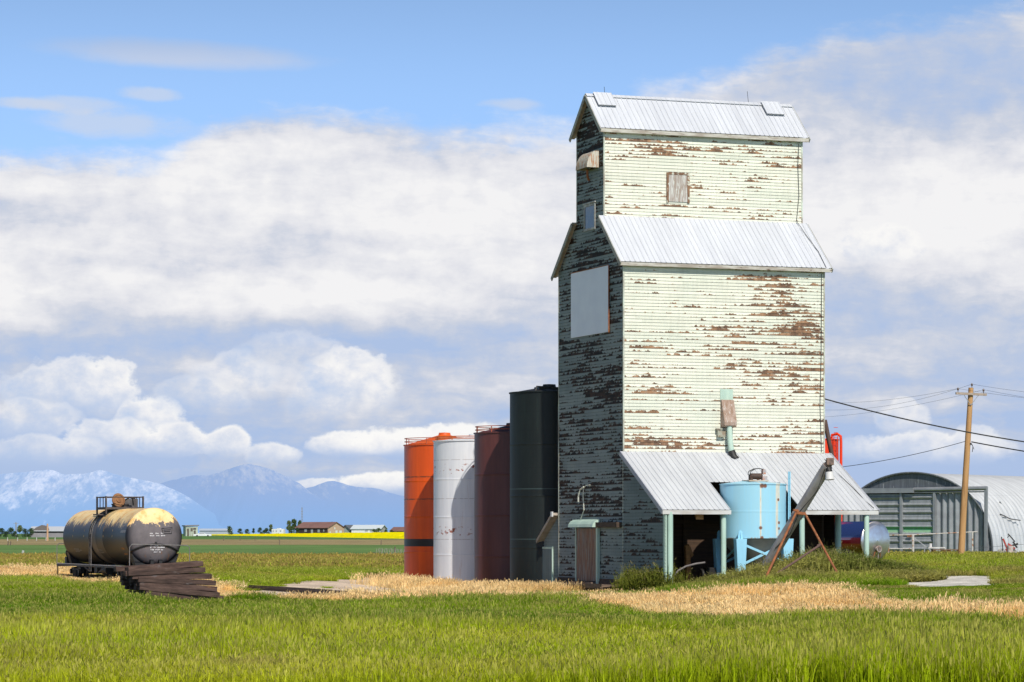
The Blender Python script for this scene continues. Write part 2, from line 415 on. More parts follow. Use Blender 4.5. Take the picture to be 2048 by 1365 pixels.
# ------------------------------------------------------------------ mountains
def ridge(name, pts, Y, depth, seed, label, mt, base=-60):
    pxs = np.array([p[0] for p in pts]); pys = np.array([p[1] for p in pts])
    NX, NY = 420, 70
    px = np.linspace(pxs[0], pxs[-1], NX)
    top = (HY-np.interp(px, pxs, pys))/F*Y+CAMZ
    r = np.random.default_rng(seed); jag = np.zeros(NX)
    for o in range(1, 7):
        q = np.interp(np.linspace(0, 1, NX), np.linspace(0, 1, 10*2**o), r.normal(0, 1, 10*2**o)); jag += q*.5**o
    top = top+jag*Y*.0007*np.clip((top-20)/300, 0, 1)
    x = (px-CX)/F*Y
    V_ = np.zeros((NY, NX, 3))
    r2 = np.random.default_rng(seed+5)
    spur = np.zeros((NY, NX)); ph = r2.uniform(0, 6.28, 12); t = np.linspace(0, 1, NY)[:, None]
    for o in range(12):
        fr = 9*1.33**o; sl = r2.uniform(.02, .09)
        spur += np.abs(np.sin((np.linspace(0, 1, NX)[None, :]-t*sl)*fr*math.pi+ph[o]))*(.72**o)
    spur = (spur-spur.mean())/spur.std()
    for j in range(NY):
        tt = j/(NY-1)                                  # 0 crest .. 1 foot, coming toward the viewer
        V_[j, :, 0] = x; V_[j, :, 1] = Y-depth*tt+spur[j]*depth*.045*np.sin(math.pi*min(tt+.05, 1))
        V_[j, :, 2] = base+(top-base)*(1-tt)**1.15
        V_[j, :, 2] += spur[j]*(top-base)*.06*math.sin(math.pi*tt)
    mb = bpy.data.meshes.new(name); ii = np.arange(NX*NY).reshape(NY, NX)
    f = np.stack([ii[:-1, :-1], ii[1:, :-1], ii[1:, 1:], ii[:-1, 1:]], -1).reshape(-1, 4)
    mb.from_pydata(V_.reshape(-1, 3).tolist(), [], f.tolist())
    mb.polygons.foreach_set('use_smooth', [True]*len(mb.polygons)); mb.materials.append(mt)
    o = bpy.data.objects.new(name, mb); COL.objects.link(o); return structure(o, label)
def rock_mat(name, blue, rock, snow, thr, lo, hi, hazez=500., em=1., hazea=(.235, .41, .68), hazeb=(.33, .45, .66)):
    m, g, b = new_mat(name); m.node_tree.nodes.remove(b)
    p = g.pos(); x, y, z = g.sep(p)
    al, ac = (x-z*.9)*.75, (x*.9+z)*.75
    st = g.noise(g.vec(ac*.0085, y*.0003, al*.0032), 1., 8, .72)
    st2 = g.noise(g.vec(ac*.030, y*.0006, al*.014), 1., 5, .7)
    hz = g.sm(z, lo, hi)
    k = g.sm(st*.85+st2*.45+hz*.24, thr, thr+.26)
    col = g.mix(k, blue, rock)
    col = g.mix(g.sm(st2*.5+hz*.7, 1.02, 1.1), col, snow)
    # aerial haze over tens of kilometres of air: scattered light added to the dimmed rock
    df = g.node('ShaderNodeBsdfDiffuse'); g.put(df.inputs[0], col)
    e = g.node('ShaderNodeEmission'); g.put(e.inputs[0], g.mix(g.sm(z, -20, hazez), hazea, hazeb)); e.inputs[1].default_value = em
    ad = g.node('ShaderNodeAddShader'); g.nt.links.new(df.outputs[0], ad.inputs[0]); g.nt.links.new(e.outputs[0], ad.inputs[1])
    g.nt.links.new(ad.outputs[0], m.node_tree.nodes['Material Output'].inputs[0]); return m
MK = 26000.
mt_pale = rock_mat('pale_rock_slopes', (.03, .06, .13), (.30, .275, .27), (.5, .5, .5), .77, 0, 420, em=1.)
mt_blue = rock_mat('hazy_blue_slopes', (.04, .06, .13), (.17, .155, .16), (.6, .6, .62), .80, 150, 620, em=1., hazea=(.22, .39, .65), hazeb=(.27, .38, .58))
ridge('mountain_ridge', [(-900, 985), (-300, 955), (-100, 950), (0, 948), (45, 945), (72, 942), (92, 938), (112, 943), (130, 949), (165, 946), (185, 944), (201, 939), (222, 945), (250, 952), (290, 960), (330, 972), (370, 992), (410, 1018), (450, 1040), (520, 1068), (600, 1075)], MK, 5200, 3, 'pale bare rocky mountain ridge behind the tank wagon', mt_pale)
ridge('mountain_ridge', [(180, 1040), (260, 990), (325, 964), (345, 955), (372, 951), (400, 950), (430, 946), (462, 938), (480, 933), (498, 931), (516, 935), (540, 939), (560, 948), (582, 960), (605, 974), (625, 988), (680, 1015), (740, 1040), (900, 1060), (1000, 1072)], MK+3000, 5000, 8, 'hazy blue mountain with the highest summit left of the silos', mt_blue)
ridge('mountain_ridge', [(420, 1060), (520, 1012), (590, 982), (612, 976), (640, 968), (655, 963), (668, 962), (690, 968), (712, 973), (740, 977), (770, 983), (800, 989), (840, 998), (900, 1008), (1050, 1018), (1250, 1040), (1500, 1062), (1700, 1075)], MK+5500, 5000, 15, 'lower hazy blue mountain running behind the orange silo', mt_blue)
# ------------------------------------------------------------------ materials for the elevator
def siding(name, axis, paint, paint2, thr, cols, edge=(.42, .26, .14), P=.153, seed=0., reg=.55, extra=None, lapdark=.55):
    m, g, b = new_mat(name)
    x, y, z = g.sep(g.obj()); a = x if axis == 0 else y
    bi = (z/P).floor(); fr = (z/P).fract()
    rb = g.white(g.vec(bi, seed, 1.))
    j = (a/3.4+rb*3.).floor()
    cell = g.white(g.vec(bi, j, seed+2.))
    n1 = g.noise(g.vec(a*.42, bi*3.17+seed, 0.), 1., 2., .6)
    n1b = g.noise(g.vec(a*3.3, bi*2.31+seed, 5.), 1., 3., .65)
    n2 = g.noise(g.vec(a*11., z*24., seed), 1., 4, .68)
    rg = g.noise(g.vec(a*.22, z*.30, seed+7.), 1., 2, .5)
    val = .5+(n1-.5)*.95+(n1b-.5)*.72+(cell-.5)*.30+(rg-.5)*reg+(n2-.5)*.42-fr*.25
    if extra: val = val+extra(g, a, z)
    mask = g.sm(val, thr, thr+.018)
    halo = g.sm(val, thr-.018, thr+.01)
    wood = g.ramp(g.noise(g.vec(a*1.1, bi*1.9, seed+4.), 1.3, 4, .7), [(.25, cols[0]), (.45, cols[1]), (.58, cols[2]), (.75, cols[3])])
    wood = g.scalecol(wood, g.sm(g.noise(g.vec(a*4., z*60., 3.), 1., 3, .6), .3, .7, .65, 1.25))
    big = g.noise(g.vec(a*.35, z*.5, seed+11.), 1., 4, .6)
    pc_ = g.mix(g.sm(big, .35, .68), paint, paint2)
    pc_ = g.scalecol(pc_, g.sm(cell, 0., 1., .90, 1.05, 'LINEAR')*g.sm(n2, .2, .8, .94, 1.05))
    streak = g.noise(g.vec(a*9., z*.6, seed), 1., 4, .6)
    pc_ = g.scalecol(pc_, g.sm(streak, .25, .6, .90, 1.))
    pc_ = g.scalecol(pc_, g.sm(fr, .0, .13, lapdark, 1.))             # lap shadow line painted along each board's lower edge
    col = g.mix(mask, g.mix(halo*.6, pc_, edge), wood)
    g.put(b.inputs['Base Color'], col); b.inputs['Roughness'].default_value = .75; b.inputs['Specular IOR Level'].default_value = .25
    bump(g, b, (1.-mask)*.6+n2*.4, .5, .006)
    return m
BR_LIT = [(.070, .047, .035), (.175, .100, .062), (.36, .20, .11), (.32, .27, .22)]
BR_SHADE = [(.012, .010, .009), (.022, .016, .013), (.065, .034, .022), (.04, .035, .031)]  # bare wood of the shaded side, shade mixed into the browns
def worn(g, a, z):   # the lee edge and the belt above the driveway roof have lost more paint
    e1 = g.sm(a, 7.2, 10.2, 0, .17)*g.sm(z, 7.2, 9.5)*g.sm(z, 14.5, 12.)
    e2 = g.sm(z, 7.9, 6.3, 0, .12)
    e4 = g.m('EXPONENT', ((a-9.3)/1.0)*((a-9.3)/1.0)*-.5+((z-12.2)/.6)*((z-12.2)/.6)*-.5)*.17
    e5 = g.m('EXPONENT', ((a-1.6)/1.3)*((a-1.6)/1.3)*-.5+((z-6.75)/.12)*((z-6.75)/.12)*-.5)*.3
    e1 = e1+e4+e5
    e3 = g.sm(a, 2., 5., 0, .05)*g.sm(z, 11.6, 11.1)*g.sm(z, 10.2, 10.8)
    return e1+e2+e3
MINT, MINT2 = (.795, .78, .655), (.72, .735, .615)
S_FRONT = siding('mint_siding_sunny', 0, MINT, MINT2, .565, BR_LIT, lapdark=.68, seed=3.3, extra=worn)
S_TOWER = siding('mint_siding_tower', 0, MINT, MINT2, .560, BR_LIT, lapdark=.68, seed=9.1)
S_GABLE = siding('shade_toned_siding_peeling', 1, (.31, .355, .345), (.235, .28, .275), .432, BR_SHADE, edge=(.05, .035, .03), seed=21.7, reg=.55, extra=lambda g, a, z: g.sm(z, 3.2, 2.6, 0, -.07)+g.sm(z, 19., 22., 0, .07)+g.sm(z, 12.5, 8., 0, .03), lapdark=.35)  # the mint boards again, paint darkened to their tone in shade
S_LEAN = siding('shade_toned_siding_sound', 1, (.225, .27, .265), (.175, .215, .215), .525, BR_SHADE, edge=(.05, .035, .03), seed=31.7, lapdark=.35)  # driveway end boards, shade put into the paint colour too
S_SHED = siding('grey_green_siding_shed', 1, (.23, .275, .27), (.19, .23, .23), .6, BR_SHADE, seed=41.7)
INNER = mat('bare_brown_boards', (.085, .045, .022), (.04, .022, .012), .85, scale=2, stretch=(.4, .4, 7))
MINTTRIM = mat('mint_trim_paint', (.52, .66, .55), (.42, .56, .47), .6, scale=2.5, stretch=(1, 1, .3), spots=(.22, .15, .10), thr=.70)
FASCIA = mat('weathered_fascia', (.58, .56, .50), (.34, .29, .24), .8, scale=2.2, stretch=(.6, 1, 3), spots=(.12, .075, .05), thr=.60)
SOFFIT = mat('weathered_barge_board', (.40, .40, .36), (.27, .26, .23), .8, scale=2)
def ribbed(name, c, c2, st, off, dark):
    m, g, b = new_mat(name); x, y, z = g.sep(g.obj())
    n = g.noise(g.vec(x*2., y*.3, z*.3), .8, 5, .6); n2 = g.noise(g.vec(x*9., y*.5, z*.5), 1., 3, .6)
    col = g.scalecol(g.mix(g.sm(n, .3, .7), c2, c), g.sm(n2, .25, .75, .95, 1.04))
    f = ((x+off)/st).fract(); k = g.sm(f, .955, .985)*g.sm(f, 1., .99) if False else g.sm(f, .93, .97)
    col = g.scalecol(col, 1.-k*dark)
    sheet = g.white(g.vec(((x+off)/(st*3.)).floor(), 1., 2.)); col = g.scalecol(col, g.sm(sheet, 0, 1, .96, 1.03, 'LINEAR'))
    g.put(b.inputs['Base Color'], col); b.inputs['Roughness'].default_value = .45; return m
ROOFW = ribbed('bright_galvanised_roof', (.64, .65, .68), (.57, .58, .615), .26190, .27, .42)
ROOFG = ribbed('dull_galvanised_roof', (.60, .61, .625), (.52, .53, .55), .26048, .16, .24)
ZINC = mat('grey_zinc', (.42, .43, .45), (.33, .34, .36), .5, .3, scale=3)
DARKM = mat('dark_oily_metal', (.035, .032, .03), (.018, .017, .016), .55, .2, scale=5)
RUSTY = mat('rusted_steel', (.36, .125, .045), (.20, .07, .03), .85, .0, scale=4, spots=(.45, .22, .09), thr=.6)
TIMBER = mat('dark_foundation_timber', (.10, .065, .045), (.05, .034, .026), .9, scale=3, stretch=(.5, 1, 4))
GLASS = mat('brown_mottled_glass', (.05, .06, .06), (.16, .13, .08), .15, scale=1.5)  # dark glass drifting to brown
CABLE = mat('black_cable', (.02, .02, .022), (.03, .03, .03), .6)

E = thing('grain_elevator', 'tall wooden grain elevator with peeling pale green boards and bright metal roofs', 'grain elevator', BA, BROT)
L, W, P = 10.46, 8.5, .153
Z1, ZT, ZE, ZR, V1, V2 = 15.44, 17.62, 22.02, 23.66, 2.48, 6.02
VM = (V1+V2)/2
def lap_wall(name, spans, z0, z1, make, m, parent=E, lap=.022, label=None):
    """clapboards: each board a sloping face with an underside; spans(z) gives the two ends; make(a,z,out) -> xyz"""
    mb = MB(); zs = [z0]; k = math.floor(z0/P)+1
    while k*P < z1-1e-6: zs.append(k*P); k += 1
    zs.append(z1)
    for i in range(len(zs)-1):
        za, zb = zs[i], zs[i+1]; a0, a1 = spans(za+1e-5); b0, b1 = spans(zb-1e-5)
        if a1-a0 < .01: continue
        la = lap*(zb-za)/P; la = max(la, .006)
        mb.quad(make(a0, za, la), make(a1, za, la), make(b1, zb, 0), make(b0, zb, 0))
        mb.quad(make(a0, za, 0), make(a1, za, 0), make(a1, za, la), make(a0, za, la))
    return mb.build(name, m, parent, label=label)
def prof(z):
    if z < Z1: return (0, W)
    if z < ZT:
        t = (z-Z1)/(ZT-Z1); return (V1*t, W-(W-V2)*t)
    if z < ZE: return (V1, V2)
    t = min((z-ZE)/(ZR-ZE), 1); return (V1+(VM-V1)*t, V2-(V2-VM)*t)
front = lambda v0: (lambda a, z, o: (a, v0-o, z))
gable = lambda u0, s=1: (lambda a, z, o: (u0-o*s, a, z))
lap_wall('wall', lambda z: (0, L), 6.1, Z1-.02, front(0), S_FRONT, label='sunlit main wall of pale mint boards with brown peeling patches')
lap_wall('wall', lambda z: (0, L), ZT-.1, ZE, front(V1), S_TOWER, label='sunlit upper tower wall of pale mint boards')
lap_wall('wall', prof, .25, ZR, gable(0), S_GABLE, label='gable end with heavily peeled boards darkened to their shade tone')
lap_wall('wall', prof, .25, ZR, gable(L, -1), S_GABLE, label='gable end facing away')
mb = MB(); mb.quad((0, W, 0), (L, W, 0), (L, W, Z1), (0, W, Z1)); mb.quad((0, V2, ZT-.3), (L, V2, ZT-.3), (L, V2, ZE), (0, V2, ZE))
mb.split('wall', S_FRONT, E)
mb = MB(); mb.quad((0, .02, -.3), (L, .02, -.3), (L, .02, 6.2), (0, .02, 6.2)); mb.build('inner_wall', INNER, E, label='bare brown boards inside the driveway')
mb = MB(); mb.box(-.06, L+.06, -.03, .3, -1.3, .25); mb.box(-.06, .25, .32, W+.05, -1.3, .25); mb.box(-.1, -.062, -.02, 8.5, -.1, .12); mb.split('foundation', TIMBER, E)
mb = MB()
for (u0, v0, z0, z1) in [(0, 0, .25, Z1), (0, V1, ZT, ZE), (L, V1, ZT, ZE), (L, 0, 6.1, Z1), (0, V2, ZT, ZE), (0, W, .25, Z1)]:
    mb.box(u0-.035, u0+.035, v0-.035, v0+.035, z0, z1)
mb.split('corner_trim', mat('thin_corner_trim', (.62, .70, .60), (.3, .25, .2), .7, scale=2, stretch=(1, 1, .5)), E)
# --- ribbed sheet-metal roofs
def rib_sheet(name, m, u0, u1, top, low, parent=E, step=.262, cut=None, h=.03, label=None):
    """sheet from top edge (v,z) to low edge (v,z), ribs down the slope; cut(u) may shorten it (fraction)"""
    mb = MB(); us = [u0]; n = max(1, round((u1-u0)/step)); st = (u1-u0)/n
    (vt, zt), (vl, zl) = top, low
    d = Vector((0, vl-vt, zl-zt)); nrm = Vector((0, -d.z, d.y)); nrm = nrm if nrm.z > 0 else -nrm; nrm.normalize()
    prof_ = []
    for i in range(n):
        a = u0+i*st; prof_ += [(a, 0), (a+st*.80, 0), (a+st*.85, h), (a+st*.95, h)]
    prof_.append((u1, 0))
    for (a, ha), (c, hc) in zip(prof_, prof_[1:]):
        f = cut((a+c)/2) if cut else 1.
        A = lambda u, hh, t: Vector((u, vt, zt))+d*t+nrm*hh
        mb.quad(A(a, ha, 0), A(c, hc, 0), A(c, hc, f), A(a, ha, f))
    return mb.build(name, m, parent, label=label)
ov = .27
s1 = (ZT-Z1)/V1; s2 = (ZR-ZE)/(VM-V1)
rib_sheet('roof', ROOFW, -ov, L+ov, (V1+.0, ZT+.04), (-.30, Z1-.30*s1+.04), label='lower shoulder roof of bright ribbed metal')
rib_sheet('roof', ROOFW, -ov, L+ov, (V2, ZT+.04), (W+.30, Z1-.30*s1+.04))
rt = rib_sheet('roof', ROOFW, -ov, L+ov, (VM, ZR+.05), (V1-.26, ZE-.26*s2+.05), label='top gable roof of bright ribbed metal')
rib_sheet('roof', ROOFW, -ov, L+ov, (VM, ZR+.05), (V2+.26, ZE-.26*s2+.05))
mb = MB()
for s_ in (1, -1):
    mb.bar((-ov, VM+s_*.11, ZR+.0), (L+ov, VM+s_*.11, ZR+.0), .26, .025, up=(0, s_*.7, 1))
mb.build('ridge_cap', ROOFW, rt)
mb = MB()                                           # eave fascia boards and soffit
mb.box(-ov, L+ov, -.30, -.255, Z1-.30*s1-.15, Z1-.30*s1+.01); mb.box(-ov, L+ov, -.25, -.032, Z1-.30*s1-.14, Z1-.30*s1-.115)
mb.box(-ov, L+ov, V1-.26, V1-.215, ZE-.26*s2-.15, ZE-.26*s2+.02); mb.box(-ov, L+ov, V1-.21, V1-.032, ZE-.26*s2-.14, ZE-.26*s2-.115)
mb.split('fascia', FASCIA, E)
mb = MB()
def barge(p, q, drop=.02):
    mb.bar((-ov-.02, p[0], p[1]-.10+drop), (-ov-.02, q[0], q[1]-.10+drop), .05, .20, up=(0, 0, 1))
    mb.bar((L+ov+.02, p[0], p[1]-.10+drop), (L+ov+.02, q[0], q[1]-.10+drop), .05, .20, up=(0, 0, 1))
barge((V1, ZT), (-.32, Z1-.32*s1)); barge((V2, ZT), (W+.32, Z1-.32*s1)); barge((VM, ZR), (V1-.28, ZE-.28*s2)); barge((VM, ZR), (V2+.28, ZE-.28*s2))
mb.split('barge_board', SOFFIT, E)
mb = MB()                                           # underside boarding of the far roof slopes, seen from below at the gable
for (a, c) in (((V2, ZT), (W+.3, Z1-.3*s1)), ((VM, ZR), (V2+.26, ZE-.26*s2)), ((V1, ZT), (-.3, Z1-.3*s1)), ((VM, ZR), (V1-.26, ZE-.26*s2))):
    mb.quad((-ov, a[0], a[1]-.01), (-.03, a[0], a[1]-.01), (-.03, c[0], c[1]-.01), (-ov, c[0], c[1]-.01))
mb.split('soffit', mat('tan_soffit', (.42, .36, .26), (.3, .25, .18), .8), E)
def roof_pt(u, t, h):   # point on the top roof front slope, t from ridge downwards
    d = Vector((0, V1-.26-VM, ZE-.26*s2-ZR)); n = Vector((0, d.z, -d.y)); n = n if n.z > 0 else -n; n.normalize()
    return Vector((u, VM, ZR+.05))+d*t+n*h
for (ua, ub) in ((.12, 1.02), (9.05, 9.98)):
    mb = MB(); q = [roof_pt(u, t, h) for h in (.035, .13) for (u, t) in ((ua, .0), (ub, .0), (ub, .36), (ua, .36))]
    mb.add(q, [(0, 1, 2, 3), (4, 5, 6, 7), (0, 1, 5, 4), (1, 2, 6, 5), (2, 3, 7, 6), (3, 0, 4, 7)])
    hb = mb.build('roof_hatch', ZINC, rt)
    rib_sheet('hatch_lid', ROOFW, ua-.03, ub+.03, tuple(roof_pt(0, -.0, .145))[1:], tuple(roof_pt(0, .38, .145))[1:], parent=hb, step=.22, h=.015)
mb = MB()
mb.tube([(.75, VM, ZR), (.72, VM, ZR+.45)], .012, 6); mb.build('lightning_rod', DARKM, rt)
mb = MB(); mb.tube([(8.4, VM, ZR), (8.33, VM, ZR+.62)], .012, 6); mb.build('lightning_rod', DARKM, rt)
# --- hatch on the tower front
ha, hb_, hz0, hz1 = 3.35, 4.32, 18.45, 19.75
mb = MB(); mb.box(ha, hb_, V1-.06, V1-.034, hz0, hz1)
hd = mb.build('hatch_door', mat('bare_streaked_hatch', (.55, .53, .50), (.30, .22, .17), .85, scale=1.6, stretch=(5, 1, .7), spots=(.62, .63, .58), thr=.55), E)
mb = MB(); mb.box(ha-.12, ha-.003, V1-.075, V1-.03, hz0-.05, hz1+.1); mb.box(hb_+.003, hb_+.12, V1-.075, V1-.03, hz0-.05, hz1+.1); mb.box(ha-.002, hb_+.002, V1-.078, V1-.03, hz1+.003, hz1+.12)
mb.split('trim', mat('flaking_brown_trim', (.28, .155, .085), (.14, .075, .045), .85, scale=3, spots=(.62, .62, .52), thr=.56), hd)
# --- grain spout on the front wall
def hx(px, v=0.):      # wall coordinate u for a picture column on plane v
    k = px-CX; return (F*(BA.x-v*math.sin(BROT))-k*(BA.y+v*math.cos(BROT)))/(k*math.sin(BROT)-F*math.cos(BROT))
u0, u1 = 4.98, 5.62
mb = MB(); mb.box(u0-.02, u1, -.05, -.03, 8.75, 9.3)
mb.build('patch_panel', MINTTRIM, E)
mb = MB(); mb.prism([(-.03, 8.80), (-.16, 8.78), (-.52, 7.72), (-.50, 7.55), (-.10, 7.45), (-.03, 7.7)], 0, u0, u1)
sp = mb.build('spout_box', mat('rust_grey_spout_box', (.44, .33, .27), (.30, .19, .13), .85, scale=2.5, stretch=(2, 1, 1), spots=(.52, .45, .40), thr=.58), E, bevel=.01)
mb = MB(); mb.tube([(u0+.33, -.30, 7.62), (u0+.36, -.32, 6.9), (u0+.42, -.36, 6.3)], .135, 14); mb.build('pipe', MINTTRIM, sp, smooth=True)
mb = MB(); mb.tube([(u0+.42, -.36, 6.35), (u0+.50, -.42, 6.05), (u0+.60, -.56, 5.93)], [.17, .19, .17], 12); mb.build('rubber_boot', DARKM, sp, smooth=True)
mb = MB(); mb.box(u0-.22, u0+.18, -.22, -.035, 7.02, 7.35); mb.box(u0-.28, u0+.22, -.26, -.035, 7.36, 7.42); mb.build('bracket', mat('flaking_bracket', (.40, .42, .34), (.25, .16, .1), .85, scale=4), sp)
# --- gable end details
mb = MB(); mb.box(-.085, -.045, 1.70, 6.66, 12.03, 15.20)
sg = mb.build('sign_panel', mat('blank_white_sign', (.80, .82, .88), (.72, .74, .82), .5, scale=.5, spots=(.66, .66, .70), thr=.72), E, label='large blank white panel on the gable end')
mb = MB(); mb.box(-.11, -.09, 1.66, 6.70, 15.2, 15.235); mb.box(-.10, -.05, 1.655, 1.695, 12.0, 15.2); mb.split('edge_strip', RUSTY, sg)
def frame(mb, u, v0, v1, z0, z1, t=.09, th=.05):
    mb.box(u-th, u-.03, v0-t, v0, z0-t, z1+t); mb.box(u-th, u-.03, v1, v1+t, z0-t, z1+t)
    mb.box(u-th+.003, u-.03, v0, v1, z1, z1+t); mb.box(u-th+.003, u-.03, v0, v1, z0-t, z0)
mb = MB(); mb.box(-.04, -.032, 3.62, 4.88, 17.22, 18.28); wn = mb.build('window', GLASS, E)
mb = MB(); frame(mb, -.0, 3.62, 4.88, 17.22, 18.28, .11, .07); mb.box(-.10, -.03, 3.45, 5.05, 18.40, 18.46); mb.build('frame', mat('pale_window_frame', (.50, .52, .50), (.3, .28, .26), .7, scale=3), wn)
mb = MB(); arc = [(-.035-.62*math.cos(t), 20.02+.86*math.sin(t)) for t in np.linspace(0, math.pi/2, 9)]
vA, vB = 3.05, 4.55
for (a, c) in zip(arc, arc[1:]): mb.quad((a[0], vA, a[1]), (a[0], vB, a[1]), (c[0], vB, c[1]), (c[0], vA, c[1]))
mb.add([(p[0], vA, p[1]) for p in arc]+[(-.035, vA, 20.02)], [tuple(range(len(arc)+1))]); mb.add([(p[0], vB, p[1]) for p in arc]+[(-.035, vB, 20.02)], [tuple(range(len(arc)+1))])
mb.build('hood', mat('rust_streaked_hood', (.60, .58, .50), (.45, .36, .26), .7, scale=1.4, stretch=(6, 6, .7), spots=(.42, .17, .07), thr=.54), E, label='rust streaked curved metal hood high on the gable end')
mb = MB(); mb.tube([(-.3, 3.9, 20.0), (-.25, 4.0, 19.7), (-.08, 4.25, 19.55)], .06, 8); mb.build('stub_pipe', RUSTY, E)
mb = MB(); mb.box(-.12, -.06, 3.15, 5.8, .12, 2.66)
dr = mb.build('door', mat('rust_brown_plank_door', (.31, .17, .105), (.16, .10, .075), .85, scale=1.3, stretch=(1, 7, .5), spots=(.26, .25, .23), thr=.52), E, label='rust brown plank door at the foot of the gable end')
mb = MB(); mb.box(-.17, -.03, 2.92, 3.12, -.1, 2.75); mb.box(-.15, -.03, 5.81, 5.92, .1, 2.7); mb.split('frame', MINTTRIM, dr)
mb = MB(); arc = [(-.045-.42*math.cos(t), 2.72+.38*math.sin(t)) for t in np.linspace(0, math.pi/2, 5)]
for (a, c) in zip(arc, arc[1:]): mb.quad((a[0], 2.85, a[1]), (a[0], 6.1, a[1]), (c[0], 6.1, c[1]), (c[0], 2.85, c[1]))
mb.add([(p[0], 2.85, p[1]) for p in arc]+[(-.045, 2.85, 2.72)], [tuple(range(6))]); mb.add([(p[0], 6.1, p[1]) for p in arc]+[(-.045, 6.1, 2.72)], [tuple(range(6))])
mb.build('canopy', MINTTRIM, dr)
mb = MB(); mb.box(-.30, -.035, .15, 2.85, 2.70, 2.95); mb.build('track_cover', TIMBER, E)
mb = MB(); mb.tube([(-.1, 5.75, 2.95), (-.12, 5.2, 3.15), (-.14, 4.75, 3.55), (-.14, 4.85, 4.2), (-.14, 4.8, 4.62), (-.14, 4.5, 4.74), (-.16, 3.9, 4.76)], .025, 6)
cd = mb.build('conduit', mat('pale_conduit', (.66, .68, .58), (.5, .5, .44), .5), E)
mb = MB(); mb.tube([(-.15, 4.75, 4.68), (-.2, 5.1, 4.55), (-.22, 5.3, 4.2), (-.22, 5.3, 3.95)], .04, 8); mb.build('lamp_arm', mat('pale_conduit', (0, 0, 0)), cd)
mb = MB(); mb.box(-.9, -.105, .4, 8.2, -.12, -.02); mb.box(-.95, -.905, .4, 2.7, -.2, .03); mb.box(-.55, -.45, 2.8, 5.9, -.015, .07); mb.box(-.88, -.13, 2.75, 2.95, -1.2, -.125); mb.box(-.88, -.7, 6.6, 6.8, -1.2, -.125); mb.box(-.88, -.7, .5, .7, -1.2, -.125)
mb.split('loading_step', mat('weathered_step_boards', (.22, .15, .11), (.11, .075, .055), .9, scale=3, stretch=(1, .4, 3)), E)
# thin cable down the right-hand front corner
mb = MB(); mb.tube([(10.3, V1-.06, 22.0), (10.22, V1-.06, 20.5), (10.28, V1-.06, 19.), (10.15, V1-.06, 17.75), (10.3, 1.6, 16.95), (10.45, .6, 16.1), (10.42, -.32, 15.25), (10.3, -.07, 15.0), (10.28, -.06, 11.), (10.22, -.06, 8.6), (10.3, -.06, 6.35)], .014, 5); mb.build('cable', CABLE, E)
mb = MB(); mb.tube([(10.2, -.6, 5.98), (10.25, -1.8, 5.33), (10.4, -3.0, 4.68), (10.5, -4.3, 3.97), (10.6, -5.0, 3.6)], .014, 5); mb.build('cable', CABLE, E)
# --- drive shed (lean-to) in front
LV, LZ0, LZ1 = -5.13, 6.24, 3.45
sl = (LZ1-LZ0)/LV
NU0, NU1, NT = 3.25, 6.82, 2.72/5.13
lr = rib_sheet('lean_to_roof', ROOFG, -.16, 10.78, (.0, LZ0+.05), (LV, LZ1+.05), cut=lambda u: NT if NU0 < u < NU1 else 1., label='grey ribbed metal roof over the driveway with a notch cut out for the blue tank')
fas = mat('white_fascia', (.62, .62, .60), (.46, .42, .38), .7, scale=2, stretch=(.5, 1, 2))
mb = MB(); mb.box(-.16, NU0, LV-.0, LV+.045, LZ1-.16, LZ1+.03); mb.box(NU1, 10.78, LV, LV+.045, LZ1-.16, LZ1+.03); mb.split('fascia', fas, lr)
mb = MB(); mb.bar((-.18, .0, LZ0-.04), (-.18, LV, LZ1-.04), .05, .22); mb.bar((10.8, .0, LZ0-.04), (10.8, LV, LZ1-.04), .05, .22); mb.split('barge_board', mat('lilac_grey_barge', (.42, .43, .48), (.35, .35, .4), .6), lr)
mb = MB()
for u in (0.1, 2.0, 3.15, 6.95, 8.6, 10.4): mb.bar((u, -.05, LZ0-.12), (u, LV+.05, LZ1-.12), .05, .16)
mb.split('rafter', INNER, lr)
lap_wall('lean_to_wall', lambda z: (LV if z <= LZ1-.05 else LV+(z-LZ1+.05)/(LZ0-LZ1)*(-LV), 0.), .0, LZ0-.1, lambda a, z, o: (-.02-o, a, z), S_LEAN, label='boarded end wall of the driveway darkened to its shade tone')
mb = MB(); mb.box(-.05, .06, -5.08, -4.9, -.1, LZ1-.1); mb.build('corner_trim', MINTTRIM, E)
POST = mat('mint_round_post', (.50, .66, .56), (.42, .58, .49), .6, scale=2, stretch=(1, 1, .4), spots=(.30, .26, .20), thr=.70)
def post(px, v, r=.115, z1=None):
    u = hx(px, v); pw = b2w(u, v); mb = MB(); top = LZ0-sl*(-v)-.12
    mb.tube([(u, v, g1(pw.x, pw.y)-.3), (u, v, top)], r, 14); return mb.build('post', POST, E, smooth=True)
post(1340, -5.0, .14); post(1447, -4.85, .125); post(1604, -4.85, .125); post(1733, -4.95, .125); post(1676, -2.0, .15)
mb = MB(); mb.quad((10.42, -.03, -.3), (10.42, -1.25, -.3), (10.42, -1.25, 5.3), (10.42, -.03, 5.95)); mb.build('inner_wall', INNER, E)
